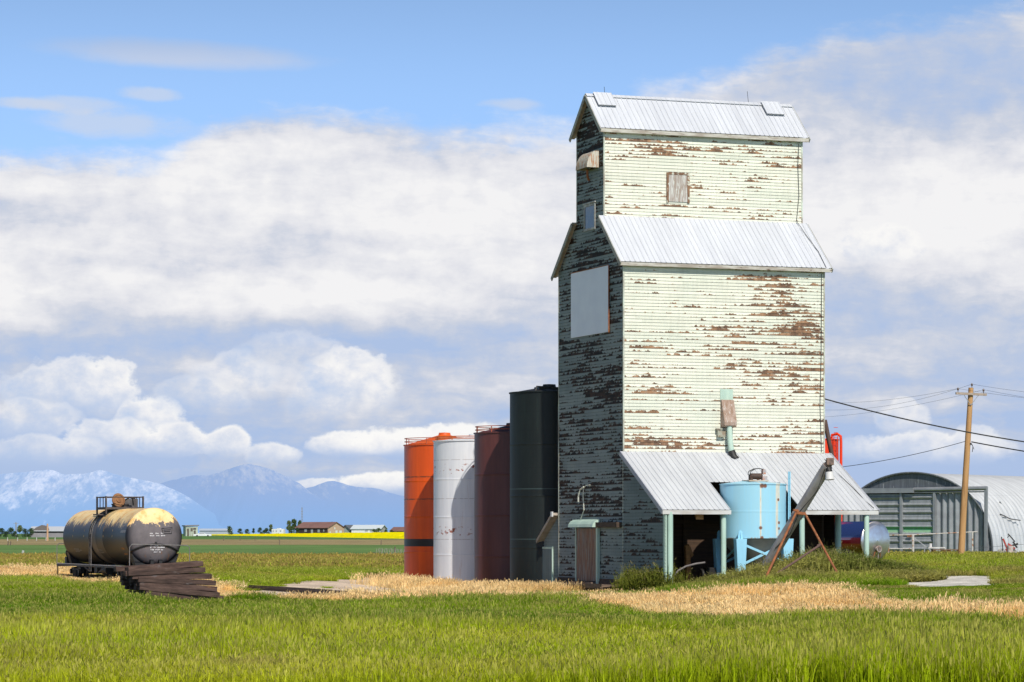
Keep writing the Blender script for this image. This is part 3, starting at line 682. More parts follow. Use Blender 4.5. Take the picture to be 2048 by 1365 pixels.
# interior fittings of the driveway
mb = MB(); mb.bar((hx(1377, -1.2), -1.2, .1), (hx(1374, -1.2), -1.2, 1.85), .22, .2); mb.bar((hx(1374, -1.2), -1.2, 1.85), (hx(1386, -1.2), -1.0, 1.35), .16, .2); mb.split('timber_brace', mat('warm_bare_timber', (.55, .26, .09), (.36, .16, .05), .8, scale=3, stretch=(1, 1, 5)), E)
mb = MB(); mb.prism([(-4.6, 3.42), (-4.6, 3.05), (-4.2, 3.52)], 0, hx(1392, -4.6), hx(1407, -4.6)); mb.build('timber_gusset', mat('warm_bare_timber', (0, 0, 0)), E)
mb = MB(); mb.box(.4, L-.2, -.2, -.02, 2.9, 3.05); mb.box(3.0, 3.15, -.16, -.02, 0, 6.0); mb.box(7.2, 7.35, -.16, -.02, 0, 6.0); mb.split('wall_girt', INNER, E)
# brown pipe leaving the far side
mb = MB(); pA = b2w(0, 0)
mb.tube([(L+.16, .25, 7.9), (L+.80, .45, 5.5)], .11, 12); mb.build('discharge_pipe', mat('dull_brown_pipe', (.13, .075, .06), (.09, .05, .04), .7), E, smooth=True)
# small lean-to porch on the back
S = thing('entry_shed', 'small grey green boarded shed against the back of the elevator', 'shed', b2w(0, 8.62, 0), BROT)
zg = -.9
lap_wall('wall', lambda z: (0, 2.55 if z < 1.72 else max(.02, 2.55-(z-1.72)/1.55*2.55)), zg, 3.25, gable(0), S_SHED, parent=S)
mb = MB(); mb.box(.05, 2.3, 2.50, 2.55, zg, 1.68); mb.build('wall', S_SHED, S)
mb = MB(); d0, d1 = Vector((0, -.0, 3.38)), Vector((0, 3.0, 1.52)); mb.bar(Vector((1.1, 0, 0))+d0, Vector((1.1, 0, 0))+d1, 2.9, .15); mb.build('roof', mat('tan_shed_roof', (.42, .36, .30), (.3, .25, .2), .8), S)
mb = MB(); mb.box(-.075, -.035, .75, 2.42, zg, 1.62); dd = mb.build('door', mat('flat_green_grey_door', (.21, .26, .26), (.17, .21, .21), .7, scale=1.5, stretch=(1, 4, .5)), S)
mb = MB(); mb.box(-.09, -.03, .62, .74, zg, 1.75); mb.box(-.088, -.03, .62, 2.5, 1.64, 1.74); mb.split('frame', MINTTRIM, dd)
mb = MB(); mb.box(-.38, -.3, -.08, .12, 3.25, 3.5); mb.build('ridge_end', mat('pale_metal_cap', (.75, .75, .74), rough=.5), S)
# ------------------------------------------------------------------ row of round steel grain silos behind the elevator
def painted(name, c, c2, rust, thr, rough=.5, extra=None, sc=.8, rings=None, gloss=.4):
    m, g, b = new_mat(name); x, y, z = g.sep(g.obj())
    n = g.noise(g.vec(x, y, z*.35), sc, 5, .6); s_ = g.noise(g.vec(x*3, y*3, z*.18), 1.5, 4, .6)
    col = g.mix(g.sm(n*.5+s_*.5, .36, .66), c2, c)
    k = g.noise(g.vec(x*1.4, y*1.4, z*2.2), 1.3, 6, .7)
    col = g.mix(g.sm(k, thr, thr+.03), col, rust)
    if rings:
        for zc in rings[0]:
            a = g.m('ABSOLUTE', z-zc); col = g.mix(g.sm(a, rings[1], rings[1]*.4)*g.sm(g.noise(g.vec(x*2, y*2, z), 2., 3), .35, .5), col, rings[2])
    if extra: col = extra(g, x, y, z, col)
    g.put(b.inputs['Base Color'], col); b.inputs['Roughness'].default_value = rough; b.inputs['Specular IOR Level'].default_value = gloss
    return m
def seams(r, zs, e=.008):
    return [q for z in zs for q in ((r, z-.10), (r, z-.02), (r+e, z), (r, z+.02), (r, z+.10))]
def silo(label, u, v, r, h, m, roof_m, cone=.9, rim=.05):
    p = b2w(u, v); z0 = g1(p.x, p.y)-.15
    t = thing('grain_silo', label, 'silo', (p.x, p.y, z0), BROT)
    mb = MB(); mb.lathe([(r, 0)]+seams(r, (h*.25, h*.5, h*.75))+[(r, h-.1), (r, h), (r+rim, h+.01), (r+rim, h+.07)], 64); mb.build('shell', m, t, smooth=True)
    mb = MB(); mb.lathe([(r+rim-.02, h+.04), (.35, h+cone), (.32, h+cone+.14), (.02, h+cone+.16)], 48); mb.build('roof', roof_m, t, smooth=True)
    return t, z0
def rail(t, r, z, hh, m, n=12, a0=0., a1=2*math.pi, tube=.022):
    mb = MB(); closed = abs(a1-a0-2*math.pi) < 1e-3
    for k in (1., .5):
        mb.tube([(r*math.cos(a), r*math.sin(a), z+hh*k) for a in np.linspace(a0, a1, 33)], tube, 6)
    for a in np.linspace(a0, a1, n+1)[:n if closed else n+1]: mb.bar((r*math.cos(a), r*math.sin(a), z), (r*math.cos(a), r*math.sin(a), z+hh), tube*1.8)
    return mb.build('railing', m, t)
def top_h(py, u, v, r):   # shell height from the row of its near rim
    p = b2w(u, v); return (HY-py)/F*(p.y-r*.4)+CAMZ-(g1(p.x, p.y)-.15)
RUSTL = mat('silo_rust_rail', (.50, .11, .05), (.30, .08, .04), .8)
# dark silo
du, dv, dr_ = .95, 12.4, 2.02
def darkx(g, x, y, z, c):
    k = g.noise(g.vec(g.m('ARCTAN2', y, x)*3., z*.12, 1.), 2.2, 4, .6); pan = ((z/.95).floor()); e = (z/.95).fract()
    c = g.mix(g.sm(k, .55, .75)*.5, c, (.014, .026, .023))
    c = g.mix(g.sm(e, .05, .02)*.6, c, (.004, .006, .006))
    for zz in (3.05, 5.6, .72): c = g.mix(g.sm(g.m('ABSOLUTE', z-zz), .03, .012)*.8, c, (.05, .08, .08))
    return c
t, z0 = silo('tallest dark green black steel silo nearest the elevator', du, dv, dr_, top_h(787, du, dv, dr_), painted('black_green_paint', (.007, .012, .011), (.004, .007, .007), (.012, .02, .018), .68, .55, darkx), DARKM, .35)
h = top_h(787, du, dv, dr_)
mb = MB()
for k in range(5): mb.tube([(-1.2+k*.35, -1.2+.5*k, h+.05), (-1.1+k*.35, -1.1+.5*k, h+.33), (-.7+k*.35, -.8+.5*k, h+.33+.05*(k % 2))], .03, 6)
mb.box(-.9, .2, -.9, -.2, h+.02, h+.32); mb.box(-.3, .9, -1.3, -.6, h+.02, h+.25); mb.build('roof_hardware', DARKM, t)
mb = MB(); mb.tube([(-.35, -2.15, .05), (-.35, -2.15, h*.93)], .05, 8); mb.build('drain_pipe', DARKM, t, smooth=True)
mb = MB(); mb.tube([(-1.6, -1.75, -.1), (-1.6, -1.75, .75)], [.06, .1], 8); mb.build('marker_stake', mat('pale_stake', (.55, .55, .5)), t)
# maroon silo
mu, mv, mr = .95, 17.9, 2.02
t, z0 = silo('maroon brown steel silo between the white and the dark one', mu, mv, mr, top_h(868, mu, mv, mr), painted('maroon_paint', (.125, .036, .032), (.090, .027, .025), (.10, .035, .03), .72, .45), mat('maroon_roof', (.13, .04, .04)), .45)
rail(t, mr-.05, top_h(868, mu, mv, mr)+.05, .34, RUSTL, 10)
# white silo
wu, wv_, wr = 0.80, 23.5, 2.26
def whitex(g, x, y, z, c):
    k = g.noise(g.vec(x*2.2, y*2.2, z*3.2), 1.2, 6, .72)
    for zz, hw in ((3.35, .30), (6.7, .35)):
        c = g.mix(g.sm(k, .575, .60)*g.sm(g.m('ABSOLUTE', z-zz), hw, hw*.5), c, (.33, .10, .055))
    k2 = g.noise(g.vec(x*3, y*3, z*.3), 1.6, 4, .6)
    return g.mix(g.sm(k2, .60, .78)*.5, c, (.55, .40, .34))
t, z0 = silo('white painted steel silo with rust scars beside the orange one', wu, wv_, wr, top_h(884, wu, wv_, wr), painted('white_silo_paint', (.80, .80, .82), (.70, .71, .75), (.42, .20, .13), .74, .4, whitex, rings=((2.9, 5.1, 7.2), .025, (.5, .47, .48))), mat('white_roof', (.75, .75, .77)), .3)
rail(t, wr-.1, top_h(884, wu, wv_, wr)+.05, .22, mat('orange_rail', (.55, .12, .02)), 10, tube=.025)
# orange silo
ou, ov_, orr = .98, 29.2, 2.28
def orangex(g, x, y, z, c):
    c = g.mix(g.sm(g.m('ABSOLUTE', z-2.52), .22, .2), c, (.02, .016, .016))
    k = g.noise(g.vec(x*2, y*2, z*4.), 1.5, 5, .7)
    for zz in (4.95, 6.2): c = g.mix(g.sm(g.m('ABSOLUTE', z-zz), .05, .02)*g.sm(k, .35, .55)*.85, c, (.09, .035, .015))
    return c
t, z0 = silo('orange steel silo with a black band, farthest left of the row', ou, ov_, orr, top_h(892, ou, ov_, orr), painted('orange_silo_paint', (.76, .095, .005), (.62, .075, .006), (.35, .07, .02), .75, .42, orangex), mat('orange_roof', (.80, .13, .012), (.66, .10, .012), .5), .62)
h = top_h(892, ou, ov_, orr)
rail(t, orr-.02, h+.06, .36, RUSTL, 8, tube=.02)
mb = MB(); a = -math.pi/2-.30-BROT*.0
fx, fy = math.cos(a)*(orr+.14), math.sin(a)*(orr+.14)
mb.tube([(fx*.86, fy*.86, h+.12), (fx*.97, fy*.97, h+.10), (fx, fy, h-.15), (fx, fy, h*.2)], .11, 10); mb.build('fill_pipe', mat('orange_roof', (0, 0, 0)), t, smooth=True)
# bright red silo to the right behind the elevator
cp = Vector((15.42, 158.5, 0)); z0 = g1(cp.x, cp.y)-.15
t = thing('grain_silo', 'bright red orange steel silo behind the right side of the elevator', 'silo', (cp.x, cp.y, z0), 0)
REDP = painted('red_orange_paint', (.86, .055, .010), (.76, .05, .010), (.5, .04, .02), .76, .45)
h = (HY-880)/F*157+CAMZ-z0; r = 2.0
mb = MB(); mb.lathe([(r, 0)]+seams(r, (h*.5,))+[(r, h-.1), (r, h), (r+.04, h+.01), (r+.04, h+.06)], 56); mb.build('shell', REDP, t, smooth=True)
mb = MB(); mb.lathe([(r+.02, h+.04), (.3, h+.12), (.02, h+.14)], 48); mb.build('roof', REDP, t, smooth=True)
mb = MB(); a = -.40; q = Vector((math.cos(a), math.sin(a), 0))
mb.tube([q*(r-.3)+Vector((0, 0, h+.05)), q*(r-.28)+Vector((0, 0, h+.28)), q*(r+.02)+Vector((0, 0, h+.33)), q*(r+.2)+Vector((0, 0, h+.2)), q*(r+.22)+Vector((0, 0, h-.1)), q*(r+.22)+Vector((0, 0, .2))], .075, 10); mb.build('fill_pipe', REDP, t, smooth=True)
mb = MB()
b_ = -.62; q = Vector((math.cos(b_), math.sin(b_), 0)); s_ = Vector((-q.y, q.x, 0))
for k in (-1, 1): mb.tube([q*(r+.12)+s_*.2*k+Vector((0, 0, .3)), q*(r+.12)+s_*.2*k+Vector((0, 0, h+.2))], .025, 6)
for i in range(28): mb.tube([q*(r+.12)+s_*.2+Vector((0, 0, .4+i*.27)), q*(r+.12)-s_*.2+Vector((0, 0, .4+i*.27))], .015, 5)
mb.build('ladder', REDP, t)

# ------------------------------------------------------------------ blue hopper tank in the notch of the driveway roof
TC = wp(1506, 1068, 137.9); TC.z = 0; tr = 1.535
t = thing('hopper_tank', 'light blue round hopper tank on four legs standing in the driveway roof notch', 'tank', (TC.x, TC.y, g1(TC.x, TC.y)), BROT)
zo = g1(TC.x, TC.y); zb, zt = 2.19-zo, 4.66-zo
BLUE = painted('sky_blue_paint', (.33, .67, .86), (.30, .60, .76), (.33, .30, .24), .66, .5)
def bluex(g, x, y, z, c):
    a = g.m('ARCTAN2', x, y*-1.)          # 0 faces the front
    n = g.noise(g.vec(a*6., z*.5, 0.), 2., 4, .6)
    for ac, w_, lo, hi in ((-.20, .035, zb, zt), (.37, .065, zb, zt), (.46, .05, zt-.85, zt)):
        d_ = g.m('ABSOLUTE', a-ac+(n-.5)*.05)
        c = g.mix(g.sm(d_, w_, w_*.45)*g.sm(z, lo, lo+.2)*.92, c, (.78, .74, .62))
        c = g.mix(g.sm(d_, w_*.3, w_*.12)*g.sm(n, .42, .55)*.8, c, (.50, .38, .22))
    for ac, zc, rr in ((-.20, zb+.48, .085), (.43, zb+1.78, .075), (-.16, zt-.06, .11), (-.06, zt-.06, .10), (.46, zb+.72, .08), (.46, zb+.45, .07), (.44, zb+.05, .08), (-.16, zb+.02, .09)):
        da = (a-ac)*1.5; dz_ = z-zc; q = g.m('SQRT', da*da+dz_*dz_)
        c = g.mix(g.sm(q+(n-.5)*.04, rr*1.25, rr*.55), c, (.22, .095, .055))
    ed = g.noise(g.vec(a*9., z*3., 2.), 1., 5, .7)
    c = g.mix(g.sm(z+(ed-.5)*.25, zb+.07, zb+.02)*g.sm(ed, .48, .56), c, (.42, .26, .13))
    return c
BLUES = painted('sky_blue_paint_streaked', (.34, .68, .86), (.36, .64, .76), (.33, .30, .24), .82, .42, bluex)
mb = MB(); mb.lathe([(tr, zb), (tr, zb+.1)]+seams(tr, ((zb+zt)/2,), .004)+[(tr, zt-.1), (tr, zt), (tr+.03, zt+.005), (tr+.03, zt+.05), (.25, zt+.22)], 64); mb.build('shell', BLUES, t, smooth=True)
mb = MB(); mb.lathe([(.28, zb-1.55), (tr-.012, zb-.002)], 56); mb.build('hopper_cone', mat('dull_grey_cone', (.34, .32, .30), (.24, .23, .22), .5, .25, scale=1.2), t, smooth=True)
mb = MB(); mb.tube([(0, 0, zb-1.55), (0, 0, zb-1.85)], .27, 16); mb.build('outlet', ZINC, t)
M4 = [(-1.18, -1.18), (1.18, -1.18), (-1.18, 1.18), (1.18, 1.18)]
for (lx, ly) in M4:
    mb = MB(); c0 = Vector((lx, ly, 0)); s_ = 1 if lx > 0 else -1
    vs = []
    for z_, w_ in ((-.2, .15), (zb-.02, .27)):
        vs += [c0+Vector((dx_*w_, dy_*.16, z_)) for dx_, dy_ in ((-1, -1), (1, -1), (1, 1), (-1, 1))]
    mb.add(vs, [(0, 1, 2, 3), (4, 5, 6, 7), (0, 1, 5, 4), (1, 2, 6, 5), (2, 3, 7, 6), (3, 0, 4, 7)])
    lg = mb.build('leg', BLUE, t, bevel=.008)
    mb = MB(); mb.prism([(lx-.12, zb-.02), (lx+.12, zb-.02), (lx+.10, zb+.30), (lx-.02, zb+.38), (lx-.10, zb+.30)], 1, ly-.02, ly+.02); mb.prism([(ly-.12, zb-.02), (ly+.12, zb-.02), (ly+.05, zb+.3), (ly-.05, zb+.3)], 0, lx-.02, lx+.02); mb.build('gusset', BLUE, lg)
mb = MB(); f0, f1 = zb-.25, zb-1.22
for ys_ in (-1.18, 1.18):
    mb.bar((-1.1, ys_, f0), (1.1, ys_, f1+.1), .03, .11); mb.bar((-1.1, ys_+.035, f1), (1.1, ys_+.035, f0), .03, .11)
mb.bar((-1.18, -1.1, f0), (-1.18, 1.1, f1), .11, .03); mb.bar((1.18, -1.1, f0), (1.18, 1.1, f1), .11, .03)
mb.split('cross_brace', BLUE, t)
q = Vector((math.sin(.98), -math.cos(.98), 0)); s_ = Vector((-q.y, q.x, 0)); mb = MB()
for k in (-1, 1): mb.bar(q*(tr+.16)+s_*.21*k+Vector((0, 0, zb+.2)), q*(tr+.16)+s_*.21*k+Vector((0, 0, zt+.62)), .045)
for i in range(9): mb.tube([q*(tr+.16)+s_*.21+Vector((0, 0, zb+.4+i*.3)), q*(tr+.16)-s_*.21+Vector((0, 0, zb+.4+i*.3))], .014, 5)
mb.build('ladder', BLUE, t)
mb = MB(); mb.box(-.55, .45, -.75, .05, zt+.16, zt+.22); dk = mb.build('mixer_deck', mat('pale_rust_deck', (.55, .50, .42), (.4, .25, .15), .8), t)
mb = MB(); mb.tube([(-.30, -.35, zt+.40), (.28, -.35, zt+.40)], [.14, .14], 12); mb.box(-.34, -.22, -.46, -.24, zt+.22, zt+.48); mb.tube([(.1, -.35, zt+.22), (.1, -.35, zt+.5)], .07, 10); mb.build('mixer_motor', mat('rust_black_motor', (.09, .05, .035), (.04, .03, .025), .7, scale=8, spots=(.3, .13, .08), thr=.6), dk)
mb = MB(); mb.box(.26, .40, -.55, -.35, zt+.50, zt+.72); mb.box(.24, .48, -.55, -.35, zt+.22, zt+.40); mb.split('valve_block', mat('brick_orange_valve', (.5, .2, .1), (.38, .42, .45), .7, scale=4), dk)
mb = MB()
for k in (0, .1): mb.tube([(-.28, -.4, zt+.40), (-.46+k, -.45, zt+.48), (-.44+k, -.48, zt+.62), (-.2+k, -.5, zt+.74), (.1, -.5, zt+.76), (.3, -.5, zt+.72)], .02, 7)
mb.split('hose', CABLE, dk)

# ------------------------------------------------------------------ portable auger leaning over the driveway roof
a0, a1 = wp(1535, 1128, 133.6), wp(1655, 932, 131.0)
base = Vector((a0.x, a0.y, 0)); base.z = g1(a0.x, a0.y)
t = thing('grain_auger', 'grey tube auger leaning on a rusty A frame in front of the blue tank', 'auger', base)
def l(p): return Vector(p)-base
AUG = mat('grey_auger_tube', (.40, .385, .385), (.28, .25, .24), .45, .3, scale=1.5, spots=(.20, .12, .09), thr=.66)
dirv = (a1-a0).normalized()
mb = MB(); mb.tube([l(a0-dirv*.25), l(a1)], .235, 20); mb.tube([l(a0+(a1-a0)*.49), l(a0+(a1-a0)*.51)], .265, 20); mb.build('tube', AUG, t, smooth=True)
mb = MB(); mb.tube([l(a1-dirv*.05), l(a1+dirv*.18)], [.2, .16], 14); mb.box(*[c for k in range(3) for c in (l(a1+dirv*.25)[k]-.17, l(a1+dirv*.25)[k]+.15)]); mb.build('gearbox', mat('rust_gearbox', (.30, .19, .14), (.12, .09, .08), .8, scale=6), t, bevel=.02)
sp0 = l(a1)+Vector((.02, -.1, -.1)); mb = MB(); mb.tube([sp0+Vector((0, 0, .0)), sp0+Vector((.05, -.05, -.18))], .14, 14); mb.build('spout_collar', DARKM, t)
mb = MB(); mb.tube([sp0+Vector((.04, -.06, -.18)), sp0+Vector((.06, -.1, -.52))], [.17, .205], 18, caps=False); mb.build('spout', mat('white_spout', (.72, .70, .68), (.6, .58, .56), .5), t, smooth=True)
ap1, ap2 = wp(1592, 1026, 131.9), wp(1610, 1028, 132.1)
f1_, f2_ = wp(1522, 1176, 130.0), wp(1687, 1170, 131.2)
mb = MB(); mb.tube([l(ap1), l(f1_)], .055, 8); lg = mb.build('leg', RUSTY, t)
mb = MB(); mb.tube([l(ap2), l(f2_)], .055, 8); mb.build('leg', RUSTY, t)
mb = MB(); mb.bar(l(ap1), l(ap2), .16, .12); mb.bar(l(ap1)+Vector((-.12, 0, .12)), l(ap2)+Vector((.0, 0, .1)), .08, .1); mb.build('frame_clamp', RUSTY, t)
s0, s1_ = wp(1530, 1163, 130.2), wp(1641, 1090, 131.75)
mb = MB(); mb.tube([l(s0), l(s1_)], .05, 8); mb.tube([l(s1_)-Vector((.12, 0, .08)), l(s1_)+Vector((.06, 0, .04))], .085, 8); mb.build('strut', mat('brown_strut', (.16, .085, .065), (.1, .06, .05), .8), t)
c0, c1 = wp(1582, 1170, 130.9), wp(1687, 1168, 131.2)
mb = MB(); mb.tube([l(c0), l(c1)], .05, 8); mb.build('axle_bar', mat('pale_rusty_bar', (.60, .50, .42), (.42, .27, .18), .8), t)
mb = MB(); mb.tube([l(a0+dirv*.9)+Vector((-.1, -.26, 0)), l(a0+dirv*1.9)+Vector((.1, -.26, -.1)), l(a0+dirv*3.0)+Vector((-.02, -.27, .0)), l(a0+dirv*4.2)+Vector((.18, -.22, -.02)), l(a1-dirv*.2)+Vector((-.05, -.27, 0))], .022, 6); mb.build('power_cable', CABLE, t)

# ------------------------------------------------------------------ clutter in the driveway
p = b2w(hx(1425, -2.6), -2.6); zf = g1(p.x, p.y)
t = thing('stationary_engine', 'dark oily engine under the driveway roof left of the blue tank', 'engine', (p.x, p.y, zf), BROT)
mb = MB(); mb.box(-.42, .38, -.3, .3, .3, .95); mb.tube([(-.42, 0, .62), (-.62, 0, .62)], .28, 16); mb.build('engine_block', DARKM, t, bevel=.03)
mb = MB(); mb.tube([(.2, 0, .95), (.2, 0, 1.3)], .06, 10); mb.tube([(.2, 0, 1.2), (.2, 0, 1.35)], .11, 12); mb.build('air_filter', mat('grey_engine_parts', (.25, .25, .25), (.1, .1, .1), .4, .6), t)
mb = MB(); mb.box(-.6, .6, -.35, -.27, -.05, .3); mb.box(-.6, .6, .27, .35, -.05, .3); mb.split('skid', DARKM, t)
hp = [b2w(hx(x_, -4.2), -4.2) for x_ in (1345, 1356, 1372, 1392, 1410)]
mb = MB(); mb.tube([Vector((q.x, q.y, g1(q.x, q.y)+z_)) for q, z_ in zip(hp, (.62, .95, 1.12, 1.2, 1.22))], .045, 8)
tag(mb.build('rubber_hose', mat('grey_hose', (.20, .18, .17), (.14, .12, .12), .7)), 'grey hose curving over the weeds under the left end of the driveway roof', 'hose')
# ------------------------------------------------------------------ rail tank wagon
NEAR = Vector((-17.75, 148.0, 0)); AXA = R(20.3)           # near head centre, axis angle left of straight away
AX = Vector((-math.sin(AXA), math.cos(AXA), 0)); LEN = 16.0
MID = NEAR+AX*(LEN/2); MID.z = -.05
t = thing('tank_wagon', 'weathered grey railway tank wagon with painted-in shade on its sides, black frame, faded yellow top and railed platform', 'tank wagon', MID, AXA)
TR, TZ, HL = 1.44, 2.30, LEN/2        # local: y along the wagon, near end is -y
m, g, b = new_mat('tank_wagon_paint'); x, y, z = g.sep(g.obj())
dn = g.noise(g.vec(x*1.2, y*1.6, z*.4), 1.3, 6, .66); dn2 = g.noise(g.vec(x*1.2, y*5., z*.7), 2., 5, .7)
hgt = (z-TZ)/TR
top = g.sm(hgt+(dn-.5)*.9+(dn2-.5)*1.0, .48, .54)
body = g.mix(g.sm(dn2, .3, .7), (.125, .112, .118), (.18, .158, .166))
body = g.mix(g.sm(hgt, .62, .14)*g.sm(y, -HL+.05, -HL+.35), body, (.012, .014, .021))  # shade on the lower sides painted into the body colour
yel = g.ramp(g.noise(g.vec(x*1.5, y*1.1, z*1.5), 1.2, 5, .65), [(.3, (.92, .70, .38)), (.5, (.90, .64, .30)), (.62, (.80, .44, .14)), (.75, (.92, .78, .52))])
spk = g.sm(g.noise(g.vec(x*5., y*5., z*5.), 1.5, 5, .7), .60, .68)
col = g.mix(top*(1.-spk*.8), body, yel)
band = g.m('ABSOLUTE', y); col = g.mix(g.sm(band, .62, .5), col, (.12, .10, .095))
rs = g.noise(g.vec(x*2.5, y*2.5, z*.6), 1.4, 5, .65)
col = g.mix(g.sm(rs, .56, .68)*g.sm(hgt, -.25, -.6)*g.sm(y, -HL+.5, -HL+.3)*.8, col, (.23, .10, .04))
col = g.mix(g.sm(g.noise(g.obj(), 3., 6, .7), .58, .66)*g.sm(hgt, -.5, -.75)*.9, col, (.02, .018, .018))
g.put(b.inputs['Base Color'], col); b.inputs['Roughness'].default_value = .5; b.inputs['Specular IOR Level'].default_value = .25
WAG = m
hd = [(TR*math.sin(a), -HL-.42*math.cos(a)+.42) for a in np.linspace(.02, math.pi/2, 12)]
pr = [(r_, q) for r_, q in hd]+[(TR+.012, -HL+.46), (TR, -HL+.50), (TR, -2.3), (TR+.008, -2.28), (TR, -2.26), (TR, 2.26), (TR, HL-.42)]+[(r_, -q) for r_, q in hd[::-1]]
mb = MB(); mb.lathe(pr, 72, Matrix.Translation((0, 0, TZ)) @ Matrix.Rotation(R(-90), 4, 'X')); mb.build('tank', WAG, t, smooth=True)
BLK = mat('black_wagon_frame', (.020, .019, .020), (.010, .010, .010), .6, .1, scale=4, spots=(.06, .035, .022), thr=.66)
GREYF = mat('grey_wagon_sill', (.17, .16, .16), (.10, .09, .09), .7, scale=3, spots=(.24, .13, .07), thr=.66)
DECK = .84
mb = MB()
for s_ in (-1, 1): mb.box(s_*1.48-.05, s_*1.48+.05, -HL-.75, HL+.75, DECK-.12, DECK); 
mb.box(-.3, .3, -HL-.8, HL+.8, DECK-.36, DECK-.13)
for y_ in (-HL-.6, HL+.6): mb.box(-1.42, 1.42, y_-.28, y_+.28, DECK-.06, DECK-.01)
mb.build('underframe', BLK, t)
mb = MB(); mb.box(-1.53, 1.53, -HL-.90, -HL-.76, DECK-.17, DECK+.0); mb.build('end_sill', GREYF, t)
mb = MB(); mb.box(-1.53, 1.53, HL+.76, HL+.90, DECK-.17, DECK); mb.build('end_sill', GREYF, t)
mb = MB(); mb.bar((-1.545, -HL-.7, DECK), (-1.545, HL+.7, DECK), .03, .03); mb.build('sill_edge', mat('worn_bright_edge', (.42, .40, .42), rough=.4, metal=.4), t)
for y_, k in ((-HL+.2, 'a'), (HL-.2, 'b')):               # saddles
    mb = MB(); th = np.linspace(R(215), R(325), 15)
    mb.prism([(TR*1.015*math.cos(a), TZ+TR*1.015*math.sin(a)) for a in th]+[(1.0, DECK), (-1.0, DECK)], 1, y_-.12 if k == 'a' else y_-.5, y_+.5 if k == 'a' else y_+.12); mb.build('saddle', BLK, t)
mb = MB()                                                    # black head-shield edge on the near head
for a0_, a1_ in ((R(28), R(152)),):
    pts = []
    for x_ in np.linspace(-1.22, 1.22, 21):
        z_ = TZ-.37-.36*(x_/1.25)**2; r_ = min(math.hypot(x_, z_-TZ)/TR, .999); pts.append((x_, -HL-.42*math.sqrt(1-r_*r_)+.42-.03, z_))
    mb.tube(pts, .045, 8)
mb.box(-.05, .05, -HL-.06, -HL+.05, TZ-.40, TZ-.25)
mb.build('head_strap', BLK, t)
mb = MB()
for s_ in (-1, 1): mb.box(s_*.22-.06, s_*.22+.10, -HL-.06, -HL+.2, DECK-.1, DECK+.32)
mb.split('end_bracket', BLK, t)
# painted stencils: small blocks of white lettering too worn to read
WH = mat('stencil_white', (.78, .77, .78), (.5, .48, .5), .7, scale=8)
def strip(mb, y_, xs_, z_, h_):
    for a, c in xs_:
        q = a
        while q < c-.01:
            w_ = random.uniform(.035, .06); e = min(q+w_, c)
            zz = random.uniform(0, .012)
            rr = min(1, abs((z_-TZ))/TR)
            mb.box(q, e-.012, y_-.006, y_, z_+zz, z_+h_-random.uniform(0, .02)); q = e+.006
mb = MB(); ye = -HL-.004
def head_y(x_, z_):
    r_ = min(math.hypot(x_, z_-TZ)/TR, .999); return -HL-.42*math.sqrt(1-r_*r_)+.42-.01
rows = [(TZ+.13, [(-.30, -.13), (-.02, .16), (.26, .42)], .075), (TZ+.02, [(-.30, -.08), (.02, .20), (.26, .48)], .075), (TZ-.47, [(-.28, -.2), (-.04, .14), (.22, .46)], .075), (TZ-.57, [(-.28, -.2), (-.1, .02), (.08, .46)], .075), (TZ-.68, [(-.26, -.06), (-.02, .24), (.28, .40)], .07), (TZ-.79, [(-.10, .12), (.18, .30)], .065)]
for z_, xs_, h_ in rows:
    for (a, c) in xs_: mb = MB(); strip(mb, head_y((a+c)/2, z_)-.004, [(a, c)], z_, h_); mb.build('stencil_word', WH, t, label='worn white stencilled word on the near end')
def side_pt(y_, ang, out=.01): return Vector((-(TR+out)*math.cos(ang), y_, TZ+(TR+out)*math.sin(ang)))
for ys_, a_ in ((-1.6, -.52), (-1.6, -.62), (4.2, -.50), (4.2, -.60), (3.6, -.55)):
    q = ys_; mb = MB()
    for k in range(7):
        w_ = random.uniform(.08, .2)
        mb.add([side_pt(q, a_), side_pt(q+w_, a_), side_pt(q+w_, a_+.045), side_pt(q, a_+.045)], [(0, 1, 2, 3)]); q += w_+.05
    mb.build('stencil_word', mat('faded_stencil', (.30, .29, .28), (.15, .14, .13), .8, scale=8), t)
pass
_ = (mat('faded_stencil', (.30, .29, .28), (.15, .14, .13), .8, scale=8))
mb = MB()
for ys_ in (-4.6, -2.5, 2.2, 5.0): mb.add([side_pt(ys_, -.02), side_pt(ys_+.10, -.02), side_pt(ys_+.10, .26), side_pt(ys_, .26)], [(0, 1, 2, 3)])
mb.split('warning_mark', mat('ochre_mark', (.48, .32, .10), (.35, .22, .08), .7), t)
mb = MB(); mb.add([side_pt(-7.5, .14, .015), side_pt(-6.4, .14, .015), side_pt(-6.4, .48, .015), side_pt(-7.5, .48, .015)], [(0, 1, 2, 3)])
pl = mb.build('data_panel', mat('pale_data_panel', (.33, .33, .35), (.05, .05, .06), .7, scale=7, stretch=(1, 1, 5)), t)
mb = MB(); mb.add([side_pt(-6.9, -.68, .012), side_pt(-6.1, -.68, .012), side_pt(-6.1, -.38, .012), side_pt(-6.9, -.38, .012)], [(0, 1, 2, 3)]); mb.build('rust_patch', mat('ochre_rust_patch', (.34, .17, .05), (.2, .09, .03), .85, scale=4), t)
mb = MB(); 
for (p, q) in (((.30, .42), (.86, .46)), ((.86, .46), (.82, .17)), ((.82, .17), (.38, .16)), ((.38, .16), (.30, .42)), ((.40, .34), (.78, .36)), ((.42, .26), (.76, .28))):
    mb.bar((p[0], head_y(p[0], TZ+p[1])-.01, TZ+p[1]), (q[0], head_y(q[0], TZ+q[1])-.01, TZ+q[1]), .022, .022)
mb.build('placard_holder', BLK, t)
